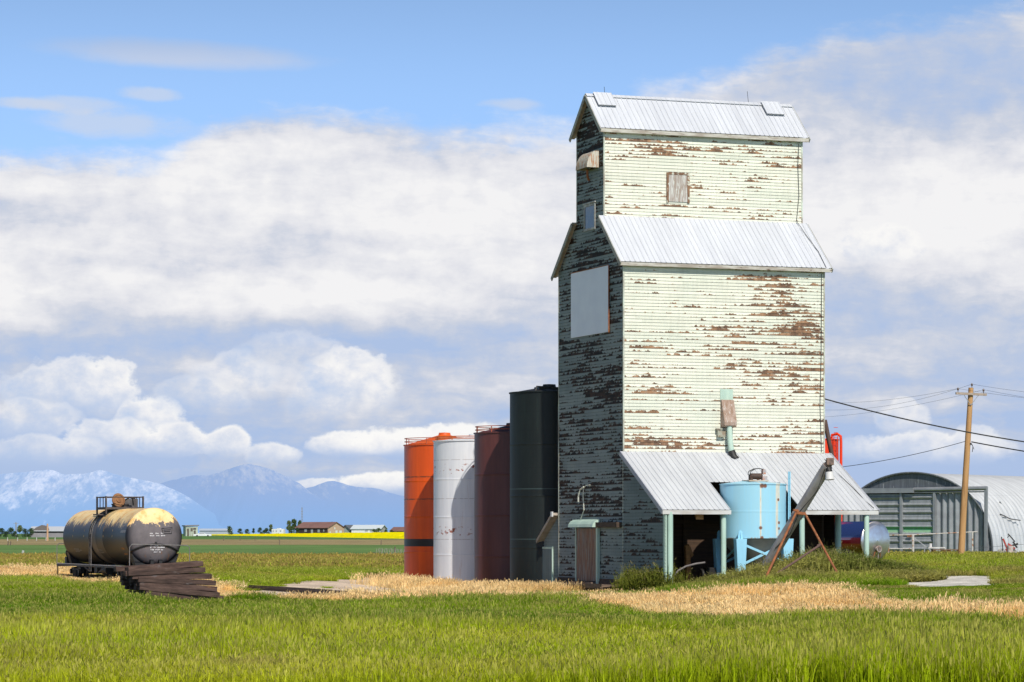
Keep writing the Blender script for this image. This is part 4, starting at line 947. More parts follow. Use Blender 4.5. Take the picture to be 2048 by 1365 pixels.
# handrails round the ends and along the sides
mb = MB(); hr = 1.93
for s_ in (-1, 1):
    ye = s_*(HL+.82)
    mb.tube([(-1.52, ye, DECK-.1), (-1.52, ye, hr-.14), (-1.40, ye, hr), (0, ye, hr-.03), (1.40, ye, hr-.06), (1.52, ye, hr-.16), (1.52, ye, DECK-.1)], .022, 6)
mb.split('handrail', mat('grey_handrail', (.22, .21, .21), (.13, .12, .12), .6, scale=4), t)
for y_ in (-HL-.8, HL+.75):
    mb = MB()
    for q in (-.12, .12): mb.tube([(-1.5, y_+q, DECK-.1), (-1.5, y_+q, DECK-.72)], .02, 6)
    mb.bar((-1.5, y_-.14, DECK-.72), (-1.5, y_+.14, DECK-.72), .04)
    mb.build('stirrup_step', BLK, t)
# ladder up the side
mb = MB(); yl = .1
for k in (-.22, .22):
    mb.bar((-1.56, yl+k, DECK-.35), (-1.56, yl+k, TZ-.1), .035)
    pts = [side_pt(yl+k, a, .09) for a in np.linspace(-.06, 1.25, 9)]; mb.tube(pts, .022, 6)
for i in range(6): mb.bar((-1.56, yl-.22, DECK+.05+i*.27), (-1.56, yl+.22, DECK+.05+i*.27), .028)
for a in np.linspace(.1, 1.15, 6): mb.tube([side_pt(yl-.22, a, .09), side_pt(yl+.22, a, .09)], .018, 6)
mb.build('ladder', GREYF, t)
mb = MB(); mb.tube([side_pt(.72, a, .03) for a in np.linspace(-1.1, 1.5, 24)], .05, 6); mb.build('hoop_band', BLK, t)
# top platform with corner posts, rail, dome and open manway lid
BRN = mat('brown_grey_platform', (.105, .085, .080), (.06, .048, .045), .8, scale=4, spots=(.16, .09, .055), thr=.62)
PT = TZ+TR
mb = MB(); mb.box(-1.02, 1.02, -1.15, 1.15, PT-.02, PT+.10); mb.box(-1.3, -.98, -.6, .6, PT-.32, PT-.26)
pf = mb.build('platform', BRN, t)
mb = MB()
for sx in (-1, 1):
    for sy in (-1, 1): mb.box(sx*.98-.03, sx*.98+.03, sy*1.08-.10, sy*1.08+.10, PT-.25, PT+.66)
mb.split('corner_post', BRN, pf)
mb = MB(); zt_ = PT+.62
mb.tube([(-.98, -1.1, zt_), (-.98, 1.1, zt_), (.98, 1.1, zt_), (.98, -1.1, zt_), (-.98, -1.1, zt_)], .028, 6)
for (x_, y_) in ((-.98, -.4), (-.98, .35), (.98, -.3), (.98, .4), (.55, -1.1), (.72, 1.1), (-.5, 1.1)): mb.tube([(x_, y_, PT), (x_, y_, zt_)], .024, 6)
mb.build('railing', BRN, pf)
mb = MB(); mb.lathe([(.42, PT-.05), (.42, PT+.22), (.46, PT+.23), (.46, PT+.28), (.05, PT+.30)], 28); mb.build('manway', BRN, t, smooth=True)
mb = MB(); mb.box(.15, .92, -.15, .55, PT+.0, PT+.54); mb.build('valve_box', mat('grey_valve_box', (.13, .125, .13), (.08, .07, .07), .7), t)
mb = MB(); mb.tube([(.10, -.35, PT+.12), (.14, -.5, PT+.45), (.34, -.58, PT+.60), (.55, -.55, PT+.55), (.62, -.4, PT+.2)], .035, 8); mb.build('vent_pipe', BLK, t)
LM = Matrix.Translation((-.22, -.62, PT+.46)) @ Matrix.Rotation(R(12), 4, 'Z') @ Matrix.Rotation(R(82), 4, 'X')
mb = MB(); mb.lathe([(.02, -.05), (.35, -.05), (.37, 0), (.35, .05), (.27, .06), (.26, .03), (.14, .03), (.12, .07), (.02, .07)], 30, LM); mb.build('manway_lid', mat('rust_orange_lid', (.34, .17, .075), (.22, .10, .045), .85, scale=4), t, smooth=True)
mb = MB(); mb.bar((-.22, -.55, PT+.1), (-.22, -.58, PT+.35), .10); mb.build('lid_hinge', RUSTY, t)
# bogies
for yb in (-HL+2.2, HL-2.2):
    mb = MB()
    for s_ in (-1, 1):
        mb.prism([(yb-1.35, .34), (yb-1.2, .62), (yb-.5, .66), (yb-.3, .50), (yb+.3, .50), (yb+.5, .66), (yb+1.2, .62), (yb+1.35, .34), (yb+.9, .30), (yb+.45, .12), (yb-.45, .12), (yb-.9, .30)], 0, s_*1.02-.09, s_*1.02+.09)
        for k in (-.25, 0, .25): mb.tube([(s_*1.14, yb+k, .14), (s_*1.14, yb+k, .5)], .09, 8)
        for k in (-1.05, 1.05): mb.tube([(s_*1.0, yb+k, .42), (s_*1.20, yb+k, .42)], .14, 12)
    mb.box(-1.1, 1.1, yb-.22, yb+.22, .30, .58); mb.box(-.9, .9, yb-.6, yb+.6, .55, .7)
    bg_ = mb.build('bogie', BLK, t)
    for k in (-.9, .9):
        mb = MB()
        for s_ in (-1, 1):
            mb.lathe([(.05, -.06), (.42, -.06), (.46, -.05), (.46, .02), (.43, .06), (.15, .06), (.1, .1)], 28, Matrix.Translation((s_*.75, yb+k, .40)) @ Matrix.Rotation(R(90*s_), 4, 'Y'))
        mb.tube([(-.8, yb+k, .4), (.8, yb+k, .4)], .08, 10); mb.build('wheelset', DARKM, bg_, smooth=True)
mb = MB(); mb.box(-.2, .2, HL+.85, HL+1.35, .40, .72); mb.build('coupler', BLK, t)
mb = MB(); mb.tube([(-.8, HL+.6, DECK+.55), (-.8, HL+.72, DECK+.55)], .28, 14); mb.build('hand_brake', BLK, t)
mb = MB(); mb.box(-1.1, -.5, HL+.3, HL+.75, DECK, DECK+.35); mb.build('brake_box', BLK, t)
mb = MB(); mb.box(-.2, .2, -HL-1.35, -HL-.85, .40, .72); mb.build('coupler', BLK, t)
mb = MB(); mb.tube([(-.95, -1.8, .55), (-.95, -.6, .55)], .22, 12); mb.box(-1.15, -.7, .3, 1.0, .4, .72); mb.bar((-1.4, -3.2, DECK-.1), (-1.35, -1.0, .45), .05); mb.bar((-1.4, 2.4, DECK-.1), (-1.35, .9, .45), .05); mb.build('brake_gear', BLK, t)

# ------------------------------------------------------------------ railway rails lying in the dry grass
def rail_obj(off, s0_, s1__, label):
    pts = []
    q0 = NEAR+AX*off[1]
    mb = MB(); px_ = [(-.07, 0), (.07, 0), (.07, .02), (.012, .04), (.012, .12), (.035, .13), (.035, .165), (-.035, .165), (-.035, .13), (-.012, .12), (-.012, .04), (-.07, .02)]
    n = Vector((math.cos(AXA), math.sin(AXA), 0)); nn = 24
    rings = []
    for i in range(nn+1):
        s_ = s0_+(s1__-s0_)*i/nn; dd = max(0, -s_)
        p = NEAR+AX*s_+n*off[0]+Vector((dd*dd*.0016, 0, 0)); zz = g1(p.x, p.y)-.02
        rings.append([(p.x+n.x*a, p.y+n.y*a, zz+c) for a, c in px_])
    k = len(px_)
    mb.add([q for r_ in rings for q in r_], [(i*k+j, i*k+(j+1) % k, (i+1)*k+(j+1) % k, (i+1)*k+j) for i in range(nn) for j in range(k)]+[tuple(range(k)), tuple(range(nn*k, nn*k+k))])
    o = mb.build('rail', mat('brown_rail', (.10, .06, .045), (.06, .04, .03), .7), None); return tag(o, label, 'rail', 'rails of the overgrown track')
rail_obj((-.75, 0), -72, 40, 'left rusty rail of the overgrown track under the tank wagon')
rail_obj((.75, 0), -72, 40, 'right rusty rail of the overgrown track under the tank wagon')
# a loose rail showing in the straw left of the silos
p0, p1 = gp(590, 116), gp(880, 109)
mb = MB(); mb.bar(p0+Vector((0, 0, .10)), p1+Vector((0, 0, .08)), .08, .14)
tag(mb.build('rail', mat('brown_rail', (0, 0, 0))), 'loose dark rail lying in the straw between the tie pile and the silos', 'rail')

# ------------------------------------------------------------------ pile of old railway ties
m, g, b = new_mat('creosoted_tie'); x, y, z = g.sep(g.obj()); oi = X(g, g.node('ShaderNodeObjectInfo').outputs['Random'])
gn = g.noise(g.vec(x*1.2+oi*40., y*9., z*9.), 1.6, 5, .68)
col = g.ramp(gn, [(.25, (.020, .012, .010)), (.45, (.062, .035, .027)), (.6, (.105, .062, .048)), (.8, (.16, .11, .09))])
col = g.scalecol(col, g.sm(oi, 0, 1, .75, 1.3, 'LINEAR'))
wet = g.noise(g.vec(x*1.1+oi*70., y*3., z*3.), 1., 4, .6)
col = g.mix(g.sm(wet, .64, .70)*g.sm(oi, .5, .8), col, (.30, .14, .05)); col = g.mix(g.sm(wet, .36, .30)*.5, col, (.20, .17, .165))
g.put(b.inputs['Base Color'], col); b.inputs['Roughness'].default_value = .9; bump(g, b, gn, .8, .02); TIE = m
mb = MB(); TL, TW, TH = 2.75, .235, .175
vs = []; nseg = 8
rings = []
for i in range(nseg+1):
    x_ = -TL/2+TL*i/nseg; j = lambda: random.uniform(-.006, .006)
    rings.append([(x_, -TW/2+j(), j()), (x_, TW/2+j(), j()), (x_, TW/2+j(), TH+j()), (x_, -TW/2+j(), TH+j())])
mb.add([q for r_ in rings for q in r_], [(i*4+k, i*4+(k+1) % 4, i*4+4+(k+1) % 4, i*4+4+k) for i in range(nseg) for k in range(4)]+[(0, 1, 2, 3), tuple(nseg*4+k for k in range(4))])
tie_me = mb.mesh('railway_tie', TIE, bevel=.012)
TA = R(24)                                                  # ties point right and away
tx = Vector((math.cos(TA), math.sin(TA), 0)); ty = Vector((-math.sin(TA), math.cos(TA), 0))
c0 = gp(368, 101.8); rr = random.Random(12); tn = 0
special = {(0, 0): 'bottom front railway tie of the pile, pale edged and half in the grass', (7, 0): 'topmost front railway tie across the pile', (5, 0): 'brown split railway tie near the top front of the pile', (2, 0): 'railway tie with an orange worn streak at the lower front of the pile'}
TILT = [2.0, 4.8, 6.8, 5.6, 3.0, .2, -2.6, -4.6]
for lay in range(8):
    depth = 8 if lay < 3 else (7 if lay < 6 else 5)
    for k in range(depth):
        o = bpy.data.objects.new('railway_tie', tie_me); COL.objects.link(o)
        sh = (-.02*lay if lay < 6 else -.10*(lay-4))+rr.uniform(-.10, .10)
        if k: sh += rr.uniform(-.16, .14)
        p = c0+tx*(sh-.045*lay)+ty*(k*.262+(.05 if lay % 2 else 0)+.035*lay+rr.uniform(-.015, .015))
        o.location = (p.x, p.y, c0.z-.02+lay*.168)
        yaw = TA+R(rr.uniform(-3.5, 3.5))+R(1.2*(lay-4))
        o.rotation_euler = (R(rr.uniform(-1.5, 1.5)), R(TILT[lay]*.8+rr.uniform(-.6, .6)), yaw)
        lb = special.get((lay, k))
        if lb: tag(o, lb, 'railway tie', 'railway ties in the pile')
        elif k == 0: tag(o, ['second from the bottom', 'second from the bottom', 'third from the bottom', 'fourth from the bottom', 'fifth from the bottom', 'sixth from the bottom', 'second from the top'][lay]+' front railway tie, dark brown with a bare right end', 'railway tie', 'railway ties in the pile')
        else: tag(o, 'dark brown railway tie stacked behind the front row with its left end showing', 'railway tie', 'railway ties in the pile')
# ------------------------------------------------------------------ maroon tank trailer
cap = wp(1751, 1082, 153.); za = cap.z; a = R(36)
t = thing('tank_trailer', 'glossy maroon tank trailer with a painted blue sky reflection and a shiny domed end parked beyond the driveway', 'tank trailer', (cap.x, cap.y, g1(cap.x, cap.y)), a)   # local -y points out of the near end
zc = za-g1(cap.x, cap.y); r = 1.0
m, g, b = new_mat('gloss_maroon'); _x, _y, _z = g.sep(g.obj()); g.put(b.inputs['Base Color'], g.mix(g.sm(_z, zc+.12, zc+.20), (.13, .008, .012), (.018, .035, .14))); b.inputs['Roughness'].default_value = .15; b.inputs['Coat Weight'].default_value = 1.; b.inputs['Coat IOR'].default_value = 2.3; b.inputs['Coat Roughness'].default_value = .04  # navy upper half is a sky reflection painted onto the maroon
TM = Matrix.Translation((0, 0, zc)) @ Matrix.Rotation(R(-90), 4, 'X')
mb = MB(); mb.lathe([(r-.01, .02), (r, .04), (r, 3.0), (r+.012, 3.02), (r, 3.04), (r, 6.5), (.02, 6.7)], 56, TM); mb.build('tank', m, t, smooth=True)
m, g, b = new_mat('polished_end'); b.inputs['Metallic'].default_value = .9; b.inputs['Roughness'].default_value = .30; b.inputs['Anisotropic'].default_value = .6
n = g.noise(g.obj(), 2.5, 4, .6); g.put(b.inputs['Base Color'], g.mix(g.sm(n, .35, .65), (.62, .55, .52), (.72, .70, .70)))
mb = MB(); mb.lathe([(.02, -.16), (.25, -.15), (.5, -.12), (.75, -.08), (.95, -.03), (1.0, 0), (1.015, .02), (1.0, .04)], 56, TM, caps=False); mb.build('end_cap', m, t, smooth=True)
mb = MB(); mb.tube([(0, -.3, zc-.42), (0, -.05, zc-.42)], .12, 14); mb.tube([(0, -.24, zc-.42), (0, -.30, zc-.42)], .18, 14); mb.bar((0, -.22, zc-.5), (0, -.18, zc-.95), .05); vl = mb.build('valve', mat('pale_valve', (.55, .50, .46), (.35, .22, .18), .5, .3, scale=8), t)
mb = MB(); mb.bar((-.18, -.17, zc-.55), (-.28, -.12, zc-.9), .05); mb.bar((.15, -.17, zc-.5), (.22, -.14, zc-.85), .04); mb.split('drip_pipe', RUSTY, vl)
mb = MB(); mb.box(-.75, -.6, -.5, 6.6, zc-1.18, zc-.98); mb.box(.6, .75, -.5, 6.6, zc-1.18, zc-.98); mb.box(-.9, .9, -.55, -.4, zc-1.16, zc-1.0); mb.box(-.8, .8, .4, .6, zc-1.18, zc-.9); mb.bar((.3, -.5, zc-1.1), (.6, -1.3, zc-1.12), .07); mb.build('chassis', DARKM, t)
for y_ in (1.3, 2.4):
    for s_ in (-1, 1):
        mb = MB(); mb.lathe([(.16, -.12), (.44, -.12), (.48, -.08), (.48, .08), (.44, .12), (.16, .12)], 26, Matrix.Translation((s_*.82, y_, .45)) @ Matrix.Rotation(R(90), 4, 'Y')); wl = mb.build('wheel', mat('black_tyre', (.02, .02, .02), (.012, .012, .012), .85), t, smooth=True)
        mb = MB(); mb.lathe([(.03, -.10), (.22, -.09), (.24, -.12), (.24, .12), (.03, .1)], 20, Matrix.Translation((s_*.82, y_, .45)) @ Matrix.Rotation(R(90), 4, 'Y')); mb.build('rim', mat('brown_rim', (.2, .1, .06)), wl)

# ------------------------------------------------------------------ arched quonset shed
QC = wp(1822, 1068, 215.); QC.z = g1(QC.x, QC.y)-.1; QA = R(-38)
t = thing('quonset_shed', 'arched corrugated steel shed with sliding doors beyond the utility pole', 'shed', QC, QA)   # local x across the front, y into the shed
QR, QH, QL = 6.6, 5.95, 24.
def arch(k, n=48, h=QH, r_=QR):
    return [(r_*math.cos(a)*(1.0 if True else 0), h*math.sin(a)**.86) for a in np.linspace(math.pi, 0, n+1)]
ar = arch(0); m, g, b = new_mat('quonset_steel'); x, y, z = g.sep(g.obj())
n = g.noise(g.vec(x*.6, y*3., z*.5), 1., 5, .6); col = g.mix(g.sm(n, .3, .7), (.56, .57, .58), (.70, .71, .72))
seam = (y/2.4).fract(); col = g.mix(g.sm(seam, .03, .0)*.5, col, (.3, .3, .32)); lat = (z/1.45).fract(); col = g.mix(g.sm(lat, .03, .01)*.3, col, (.36, .36, .38))
g.put(b.inputs['Base Color'], col); b.inputs['Metallic'].default_value = .25; b.inputs['Roughness'].default_value = .5; QM = m
mb = MB(); ny_ = int(QL/.10)
vs = []
for j in range(ny_+1):
    y_ = j*QL/ny_; o = .045*math.cos(j*math.pi/3.0)
    for (x_, z_) in ar:
        rr = math.hypot(x_, z_*.0+z_); vs.append((x_*(1+o/QR), y_, z_*(1+o/QH)))
k = len(ar); mb.add(vs, [(j*k+i, j*k+i+1, (j+1)*k+i+1, (j+1)*k+i) for j in range(ny_) for i in range(k-1)]); mb.build('roof', QM, t, smooth=True)
FD = mat('dark_grey_tympanum', (.15, .165, .18), (.095, .105, .115), .6, .2, scale=1.2, stretch=(4, 1, .5), spots=(.36, .37, .37), thr=.60)
ZD, dx0, dx1 = 4.52, -3.6, 2.05
yfr = .14
mb = MB(); up = [(x_, z_) for x_, z_ in ar if z_ >= ZD]
mb.add([(x_, yfr, z_) for x_, z_ in up], [tuple(range(len(up)))]); mb.build('gable_panel', FD, t)
SHEET = mat('grey_corrugated_steel', (.33, .345, .36), (.25, .26, .28), .5, .25, scale=1.5, spots=(.26, .27, .29), thr=.64)
def zarch(x_): return QH*max(0, 1-(x_/QR)**2)**.43
mb = MB()                                                     # vertical corrugation beside the doors
for (xa, xb) in ((-QR+.05, dx0), (dx1, QR-.05)):
    q = np.arange(xa, xb+.001, .05); mb = MB()
    for u, v_ in zip(q, q[1:]):
        f = lambda s_: yfr-.09*math.cos(s_*2*math.pi/.52)
        mb.quad((u, f(u), -.2), (v_, f(v_), -.2), (v_, f(v_), min(ZD, zarch(v_))), (u, f(u), min(ZD, zarch(u))))
    mb.build('front_wall', SHEET, t, smooth=True)
pass
mb = MB(); a2 = [(x_*1.01, z_*1.01) for x_, z_ in ar]
mb.tube([(x_, -.03, z_) for x_, z_ in a2], .07, 8); mb.build('arch_rim', FD, t, smooth=True)
mc, g, b = new_mat('corrugated_door'); x, y, z = g.sep(g.obj())
n = g.noise(g.vec(x*2, y, z*.7), 1.5, 5, .6); col = g.mix(g.sm(n, .3, .7), (.26, .275, .29), (.36, .375, .39))
gst = g.sm(z, 1.66, 1.70)*g.sm(z, 2.12, 2.08)*g.sm(g.noise(g.vec(x*2, 1., z*4), 2., 5, .65), .66, .52); col = g.mix(gst, col, (.13, .40, .20))
col = g.mix(g.sm(z, 1.66, 1.70)*g.sm(z, 1.84, 1.80)*gst, col, (.42, .66, .42))
g.put(b.inputs['Base Color'], col); b.inputs['Metallic'].default_value = .2; b.inputs['Roughness'].default_value = .5
for (xa, xb, yo) in ((dx0, -.72, -.06), (-.68, dx1-.05, -.0)):
    mb = MB(); q = np.arange(.05, ZD-.05, .035); f = lambda s_: yfr-.18+yo-.05*math.cos(s_*2*math.pi/.53)-.028*math.cos(s_*4*math.pi/.53+.9)
    for u, v_ in zip(q, q[1:]): mb.quad((xa, f(u), u), (xb, f(u), u), (xb, f(v_), v_), (xa, f(v_), v_))
    dr = mb.build('sliding_door', mc, t, smooth=True)
    mb = MB(); mb.box(xa-.06, xa+.06, yfr-.34+yo, yfr-.1+yo, .0, ZD); mb.box(xb-.08, xb+.10, yfr-.34+yo, yfr-.1+yo, .0, ZD); mb.split('door_edge', SHEET, dr)
mb = MB(); mb.box(-.2, .15, yfr-.35, yfr-.26, 1.35, 1.52); mb.build('latch', RUSTY, t)
mb = MB(); mb.box(dx0-1.4, .4, yfr-.55, yfr-.12, ZD+.02, ZD+.38); mb.tube([(.35, yfr-.3, ZD+.26), (6.3, yfr-.3, ZD+.30)], .15, 10); mb.tube([(.35, yfr-.3, ZD+.04), (6.3, yfr-.3, ZD+.06)], .05, 8); mb.build('door_track', SHEET, t)
mb = MB(); mb.box(6.12, 6.32, yfr-.4, yfr-.2, -.1, ZD+.42); mb.build('track_post', SHEET, t)
mb = MB(); mb.box(-QR, QR, QL-.1, QL-.05, -.2, .3)
mb.add([(x_, QL-.08, z_) for x_, z_ in ar], [tuple(range(len(ar)))]); mb.build('back_wall', SHEET, t)

def q2w(x_, y_, z_=0.): 
    return Vector((QC.x+x_*math.cos(QA)-y_*math.sin(QA), QC.y+x_*math.sin(QA)+y_*math.cos(QA), QC.z+z_))
def above(p, h): return Vector((p.x, p.y, g1(p.x, p.y)+h))
# long poles leaning on the shed roof
for i, (xa, ya, xb, zb_, lb) in enumerate([(6.9, 5.5, 5.3, 3.9, 'thin dark pole leaning on the shed roof nearest its front'), (7.4, 15.0, 6.2, 2.7, 'thick dark pole leaning on the shed roof right of the red implement'), (7.5, 18.0, 6.3, 2.5, 'thick dark pole leaning on the shed roof at the picture edge')]):
    p, q = q2w(xa, ya), q2w(xb, ya-2.0, zb_); p = above(p, .0)
    mb = MB(); mb.tube([p, q], .05+.03*(i > 0), 7); tag(mb.build('leaning_pole', mat('dark_grey_pole', (.10, .10, .11), (.06, .06, .06), .7)), lb, 'pole')
for i, (xa, ya, z0_, z1_, lb) in enumerate([(6.35, 3.3, 3.0, 2.55, 'short dark flap strap on the shed roof, the upper one'), (6.75, 7.4, 1.5, 1.0, 'short dark flap strap on the shed roof, the lower one')]):
    p = q2w(xa-.35, ya-1.0, z0_); q = q2w(xa+.15, ya+1.1, z1_); mb = MB(); mb.bar(p, (p+q)/2+Vector((0, 0, -.12)), .05, .07); mb.bar((p+q)/2+Vector((0, 0, -.12)), q, .05, .07)
    tag(mb.build('roof_strap', mat('dark_grey_pole', (0, 0, 0))), lb, 'strap')

# ------------------------------------------------------------------ utility pole and wires
pb, pt = wp(1921, 1122, 165.), wp(1942, 776, 165.)
pb.z = g1(pb.x, pb.y)
t = thing('utility_pole', 'leaning tan wooden utility pole with one cross arm in front of the arched shed', 'utility pole', pb)
WOODP = mat('tan_pole_wood', (.55, .315, .135), (.42, .225, .09), .85, scale=1.8, stretch=(4, 4, .35), spots=(.34, .19, .09), thr=.62, bmp=.3)
tp = pt-pb; mb = MB(); mb.tube([Vector((0, 0, -.4))-tp*.03, tp*.3, tp*.65, tp], [.20, .185, .165, .14], 14); mb.build('pole', WOODP, t, smooth=True)
ca = tp*.963; xa = Vector((.94, .28, -.028)).normalized()
mb = MB(); mb.bar(ca-xa*.93+Vector((0, -.2, 0)), ca+xa*.93+Vector((0, -.2, 0)), .10, .13); mb.build('cross_arm', mat('weathered_arm', (.44, .36, .30), (.33, .26, .21), .85), t)
mb = MB(); mb.bar(ca-xa*.45+Vector((0, -.22, -.05)), ca+Vector((-.02, -.2, -.62)), .03); mb.bar(ca+xa*.45+Vector((0, -.22, -.05)), ca+Vector((-.02, -.2, -.62)), .03); mb.split('arm_brace', ZINC, t)
INS = []
for q in (ca-xa*.80+Vector((0, -.2, .07)), ca+xa*.75+Vector((0, -.2, .07)), tp+Vector((.05, 0, .0))):
    mb = MB(); mb.lathe([(.02, 0), (.02, .10), (.06, .11), (.06, .16), (.04, .18), (.055, .2), (.03, .25), (.01, .26)], 10, Matrix.Translation(q)); mb.build('insulator', mat('brown_insulator', (.14, .09, .07), rough=.3), t); INS.append(pb+q+Vector((0, 0, .2)))
mb = MB(); gy = tp*.675
mb.tube([gy+Vector((.2, -.1, 0)), gy+Vector((.28, -.1, -.15)), gy+Vector((.24, -.12, -.45))], .02, 5); mb.tube([gy+Vector((.22, -.1, 0)), gy+Vector((.34, -.1, -.3))], .015, 5); mb.box(*[c for k in range(3) for c in ((gy+Vector((.16, -.1, 0)))[k]-.05, (gy+Vector((.16, -.1, 0)))[k]+.05)]); mb.build('cable_clamp', DARKM, t)
def wire(a, b_, sag, r_, label, n=18):
    pts = [a.lerp(b_, s_)+Vector((0, 0, -4*sag*s_*(1-s_))) for s_ in np.linspace(0, 1, n)]
    mb = MB(); mb.tube(pts, r_, 5); return tag(mb.build('power_line', mat('grey_wire', (.10, .10, .115), (.07, .07, .08), .5)), label, 'wire', 'overhead wires at the utility pole')
wire(INS[0], wp(1640, 806, 205), .25, .007, 'thin overhead wire from the left insulator toward the elevator')
wire(INS[2], wp(1640, 820, 205), .45, .007, 'thin overhead wire from the pole top toward the elevator')
wire(INS[1], wp(1640, 835, 205), .25, .007, 'lowest thin overhead wire from the cross arm toward the elevator')
wire(INS[0], wp(2260, 812, 150), .15, .007, 'thin overhead wire leaving the left insulator toward the right')
wire(INS[1], wp(2260, 822, 150), .1, .007, 'thin overhead wire leaving the right insulator toward the right')
wire(INS[2], wp(2260, 800, 150), .15, .007, 'thin overhead wire leaving the pole top toward the right')
TWI = mat('black_cable', (0, 0, 0))
elc = b2w(L+.05, .3, 0); elc.z = (HY-797)/F*elc.y+CAMZ
q2_ = wp(2300, 912, 150)
pts = [elc.lerp(q2_, s_)+Vector((0, 0, -4*.42*s_*(1-s_))) for s_ in np.linspace(0, 1, 24)]
mb = MB(); mb.tube(pts, .032, 6); tag(mb.build('service_cable', TWI), 'thick black twisted cable sagging from the elevator corner past the pole', 'cable')
gq = pb+tp*.69+Vector((.2, -.1, -.03)); q3 = wp(2300, 935, 152)
mb = MB(); mb.tube([gq.lerp(q3, s_)+Vector((0, 0, -4*.12*s_*(1-s_))) for s_ in np.linspace(0, 1, 14)], .032, 6); tag(mb.build('service_cable', TWI), 'black twisted cable running right from the clamp on the pole', 'cable')
gq = pb+tp*.69+Vector((-.15, -.1, .0)); q4 = wp(1670, 936, 172)
mb = MB(); mb.tube([gq.lerp(q4, s_)+Vector((0, 0, -4*.16*s_*(1-s_))) for s_ in np.linspace(0, 1, 14)], .016, 6); tag(mb.build('service_cable', TWI), 'thin dark cable running left from the pole behind the red silo', 'cable')

# ------------------------------------------------------------------ pipe fence, ramp, tank stand and red implement in front of the shed
PIPE = mat('rusty_white_pipe', (.62, .58, .54), (.50, .46, .42), .7, scale=2, spots=(.34, .16, .09), thr=.54)
YF = 200.
t0p = gp(1825, YF); t = thing('pipe_fence', 'rusty white pipe fence with two rails in front of the arched shed', 'fence', t0p)
def fp(px, py, Y=YF): return wp(px, py, Y)-t0p
for px in (1777, 1826, 1945):
    zg_ = g1(*(gp(px, YF)[:2])); top = fp(px, 1070 if px < 1900 else 1064).z
    mb = MB(); mb.tube([(fp(px, 0).x, 0, zg_-t0p.z-.2), (fp(px, 0).x, 0, top)], .055 if px != 1826 else .085, 9); mb.build('post', PIPE, t)
mb = MB(); mb.tube([fp(1777, 1071), fp(1826, 1070)], .035, 7); mb.tube([fp(1826, 1070), fp(1955, 1064)], .035, 7); mb.build('rail', PIPE, t)
mb = MB(); mb.tube([fp(1777, 1098), fp(1826, 1098)], .03, 7); mb.build('rail', PIPE, t)
p0 = gp(1848, 197); t = thing('ramp_frame', 'grey steel ramp frame with a handrail leaning beside the pipe fence', 'ramp', p0)
RG = mat('grey_ramp_steel', (.40, .41, .42), (.3, .3, .31), .6, .2)
f = lambda px, py: wp(px, py, 197)-p0
mb = MB(); mb.bar(f(1828, 1076), f(1868, 1106), .06); mb.build('handrail', RG, t)
mb = MB(); mb.tube([f(1849, 1092), f(1849, 1112)], .04, 7); mb.build('post', RG, t)
mb = MB(); mb.tube([f(1860, 1100), f(1860, 1114)], .04, 7); mb.build('post', RG, t)
mb = MB(); mb.box(*[c for k in range(3) for c in ((f(1848, 1109))[k]-(.22, .2, .03)[k], (f(1848, 1109))[k]+(.22, .2, .03)[k])]); mb.build('step', PIPE, t)
p0 = gp(1890, 195); t = thing('stock_stand', 'rusty box stand with a white board on top beside the utility pole', 'stand', p0)
zz = wp(0, 1099, 195).z-p0.z
for dx_ in (-.75, -.1, .25, .9): 
    mb = MB(); mb.box(dx_-.10, dx_+.10, -.4, .4, -.2, zz-.06); mb.build('leg', RUSTY, t)
mb = MB(); mb.box(-.85, 1.0, -.45, .45, zz-.055, zz); mb.build('shelf', mat('brown_shelf', (.22, .13, .09)), t)
mb = MB(); mb.box(-1.15, -.05, -.5, .4, zz+.06, zz+.14); mb.box(-.3, .0, -.3, .2, zz, zz+.06); mb.tube([(-.95, 0, zz+.14), (-.95, 0, zz+.38)], .10, 10); mb.build('white_board', mat('white_board', (.70, .69, .68), (.5, .45, .42), .7), t)
p0 = gp(2018, 196); t = thing('seed_drill', 'small red and white farm implement standing beside the arched shed', 'farm implement', p0)
f = lambda px, py: wp(px, py, 196)-p0
REDI = mat('faded_red_paint', (.42, .05, .04), (.30, .05, .04), .7, spots=(.5, .4, .36), thr=.62)
mb = MB(); mb.bar(f(2006, 1078), f(2018, 1106), .16, .1); mb.bar(f(2016, 1088), f(2030, 1098), .12); mb.bar(f(2012, 1098), f(2024, 1114), .14); mb.build('frame', REDI, t)
mb = MB(); mb.tube([f(2020, 1092)+Vector((0, -.1, 0)), f(2020, 1110)+Vector((0, -.1, 0))], [.22, .18], 12); mb.build('bucket', mat('white_bucket', (.66, .60, .58), (.45, .3, .25), .7, scale=5), t)
mb = MB(); mb.bar(f(2003, 1074), f(2006, 1100), .06); mb.bar(f(2016, 1068), f(2030, 1084), .07); mb.bar(f(2015, 1076), f(2019, 1070), .05); mb.bar(f(2024, 1092), f(2036, 1088), .12); mb.bar(f(2026, 1084), f(2034, 1096), .1); mb.build('linkage', DARKM, t)
mb = MB()
for px in (2003, 2026): mb.lathe([(.1, -.05), (.28, -.05), (.3, 0), (.28, .05), (.1, .05)], 16, Matrix.Translation(Vector((f(px, 1106).x, .1, .25))) @ Matrix.Rotation(R(90), 4, 'X'))
mb.split('wheel', mat('pale_wheel', (.5, .47, .45), (.3, .28, .26), .7), t)
# low fence wire along the yard
p0, p1 = wp(1765, 1112, 200), wp(2060, 1088, 205)
mb = MB(); mb.tube([p0, p1], .012, 5)
for px in (1765, 1860, 1960, 2060): q = gp(px, 200+5*(px-1765)/295); mb.tube([q, q+Vector((0, 0, .75))], .02, 5)
tag(mb.build('wire_fence', mat('grey_wire', (0, 0, 0))), 'thin low wire fence in the grass in front of the arched shed', 'fence')
